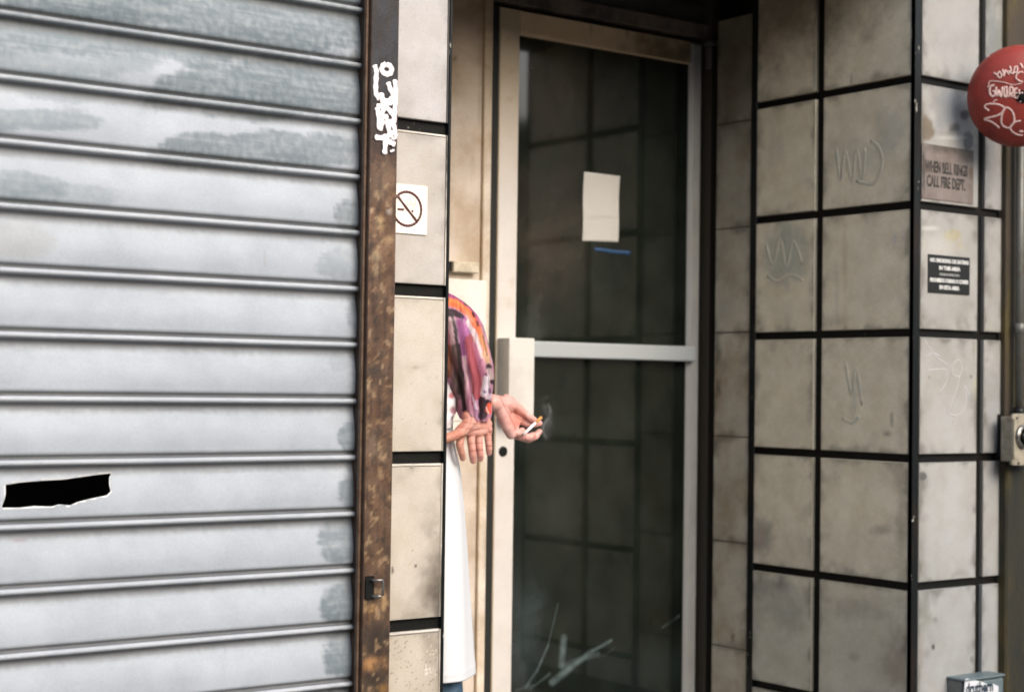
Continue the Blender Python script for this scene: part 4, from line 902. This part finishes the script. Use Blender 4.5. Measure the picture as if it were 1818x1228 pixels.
# the shirt body and the far sleeve
def shirt_col(p):
    n = fbm(p.x*14, p.y*14, p.z*14, 3); n2 = fbm(p.x*14+9, p.y*14, p.z*14, 3); c = mixc((.7,.6,.66), (.4,.1,.16), sstep(.05, .15, n)); return mixc(c, black, sstep(.16, .22, n2))
tor = remesh([[S(PX, PYc-.08, .96, .092), S(PX, PYc+.08, .96, .092), S(PX, PYc-.09, 1.26, .086), S(PX, PYc+.10, 1.26, .09)], [S(PX-.01, PYc-.14, 1.335, .06), S(PX-.01, PYc+.15, 1.34, .062), S(PX, PYc-.09, 1.26, .086), S(PX, PYc+.10, 1.26, .09), S(PX, PYc, 1.375, .055)],
   [(sl[0], .05), (el_[0], .042)], [(el_[0], .042), (el_[0].lerp(wl[0], .45), .038)], [S(PX-.01, PYc-.14, 1.335, .058), (at(800,585,3.60,1)[0], .04)]], .005, 5, 'shirt')
ca = tor.color_attributes.new('Col', 'FLOAT_COLOR', 'POINT'); ca.data.foreach_set('color', [x for v in tor.vertices for x in (*shirt_col(v.co), 1.)])
tor.polygons.foreach_set('use_smooth', [True]*len(tor.polygons)); tor.materials.append(M['cloth']); to = bpy.data.objects.new('shirt', tor); C.objects.link(to); to.parent = person
# scrap of pale lining showing under the sleeve
loft([(676,770,795),(690,765,803),(705,765,809),(718,765,810),(730,765,808),(744,765,803),(760,765,799)], 3.63, lambda y: .05, 50, 50, -2.2, 2.2, stainer((.74,.74,.78), [(801,703,7,7,(.45,.1,.13),.9,.5),(806,728,8,9,(.3,.12,.16),.9,.5),(804,742,5,6,(.05,.03,.06),.8,.4)], .05),
     lambda th, y: .04*sin(y*.2+th*3), 'shirt_tail', 'cloth')
APR = [(742,715,803),(765,712,803),(785,712,806),(800,712,809),(830,712,816),(870,712,820),(920,712,825),(980,712,829.5),(1050,712,834),(1120,712,838.5),(1192,712,843.5)]
loft(APR, 3.70, lambda y: lerp(.13, .17, sstep(742, 1190, y)), 140, 180, -3.05, 2.3, stainer((1,1,1), [], .03), lambda th, y: .022*sin(th*5+y*.005+1)*sstep(780, 1000, y)+.010*sin(th*11+y*.009)*sstep(780,900,y)+.006*(1-sstep(1.5,5,abs(y-1178))), 'apron', 'apron', .0016)
jb = [[S(PX-.003, PYc-.07, .95, .093), S(PX-.003, PYc+.07, .95, .093), S(PX, PYc-.08, .86, .09), S(PX, PYc+.08, .86, .09)]]
for sgn in (-1, 1): KX = .175+sgn*.025; LY = PYc+.02+sgn*.07; jb += [[S(PX, PYc+sgn*.07, .88, .09), S(PX+KX, LY, .47, .068)], [S(PX+KX, LY, .47, .068), S(PX+KX+.05, LY, .0, .064)]]
jm = remesh(jb, .006, 3, 'jeans'); jm.polygons.foreach_set('use_smooth', [True]*len(jm.polygons)); jm.materials.append(M['denim']); jo = bpy.data.objects.new('jeans', jm); C.objects.link(jo); jo.parent = person
for sgn in (-1, 1):
    KX = PX+.175+sgn*.025; LY = PYc+.02+sgn*.07; sh = remesh([[S(KX+.05, LY, -.055, .044), S(KX+.19, LY, -.068, .032), S(KX+.12, LY, -.057, .040)], [S(KX+.05, LY, -.055, .044), S(KX+.06, LY, .0, .04)]], .004, 3, 'shoe')
    sh.polygons.foreach_set('use_smooth', [True]*len(sh.polygons)); sh.materials.append(M['shoe']); so_ = bpy.data.objects.new('shoe', sh); C.objects.link(so_); so_.parent = person

# =================================================================== CIGARETTE + SMOKE
c0 = B(930,770,1,-.022)[0]; c1 = B(961,740.5,1,-.014)[0]
cg = thing('cigarette', c0, 'lit white cigarette with tan filter held in the outstretched fingers', 'cigarette')
d_ = (c1-c0)
mb = MB(); mb.tube([c0, c0+d_*.66], .0042, 16); mb.build('paper_tube', 'cigp', cg)
mb = MB(); mb.tube([c0+d_*.661, c1], .0043, 16); mb.build('filter', 'cigf', cg)
mb = MB(); mb.tube([c0-d_*.06, c0-d_*.001], [.0028,.0040], 12); mb.build('ash_tip', 'ash', cg)
sm = bpy.data.materials.new('thin_smoke'); sm.use_nodes = True; nt = sm.node_tree; nt.nodes.clear()
oo = nt.nodes.new('ShaderNodeOutputMaterial'); pv = nt.nodes.new('ShaderNodeVolumePrincipled'); pv.inputs['Color'].default_value = (.95,.98,1,1)
tc = nt.nodes.new('ShaderNodeTexCoord'); nz = nt.nodes.new('ShaderNodeTexNoise'); nz.inputs['Scale'].default_value = 30; nz.inputs['Detail'].default_value = 2
def mth(op, a, b=None):
    n = nt.nodes.new('ShaderNodeMath'); n.operation = op
    for k_, v_ in enumerate((a, b)):
        if v_ is None: continue
        if isinstance(v_, (int, float)): n.inputs[k_].default_value = v_
        else: nt.links.new(v_, n.inputs[k_])
    return n.outputs[0]
sp_ = nt.nodes.new('ShaderNodeSeparateXYZ'); nt.links.new(tc.outputs['Object'], sp_.inputs[0]); nt.links.new(tc.outputs['Object'], nz.inputs['Vector'])
x_, y_, z_ = sp_.outputs
def strand(amp, freq, ph, lean, w):
    c_ = mth('ADD', mth('MULTIPLY', mth('SINE', mth('ADD', mth('MULTIPLY', z_, freq), ph)), amp), mth('MULTIPLY', z_, lean))
    dx = mth('SUBTRACT', x_, c_); d2 = mth('ADD', mth('MULTIPLY', dx, dx), mth('MULTIPLY', y_, y_))
    return mth('EXPONENT', mth('MULTIPLY', d2, -1/w**2))
dn = mth('ADD', mth('MULTIPLY', strand(.010, 70, .4, .12, .0045), 60), mth('MULTIPLY', strand(.007, 42, 2.4, -.05, .010), 16))
fd = mth('MAXIMUM', mth('SUBTRACT', 1.0, mth('MULTIPLY', mth('MULTIPLY', z_, z_), 1/.066**2)), 0.0)
nn_ = mth('MAXIMUM', mth('MULTIPLY', mth('SUBTRACT', nz.outputs[0], .36), 3.2), 0.0)
nt.links.new(mth('MULTIPLY', mth('MULTIPLY', dn, fd), nn_), pv.inputs['Density']); nt.links.new(pv.outputs[0], oo.inputs['Volume'])
mb = MB(); mb.box((-.032, -.028, -.066), (.032, .028, .066)); so_ = mb.build('cigarette_smoke', sm); so_.location = B(971,742,1,.03)[0]
tag(so_, 'faint bluish wisp of smoke drifting beside the cigarette', 'smoke', kind='stuff')
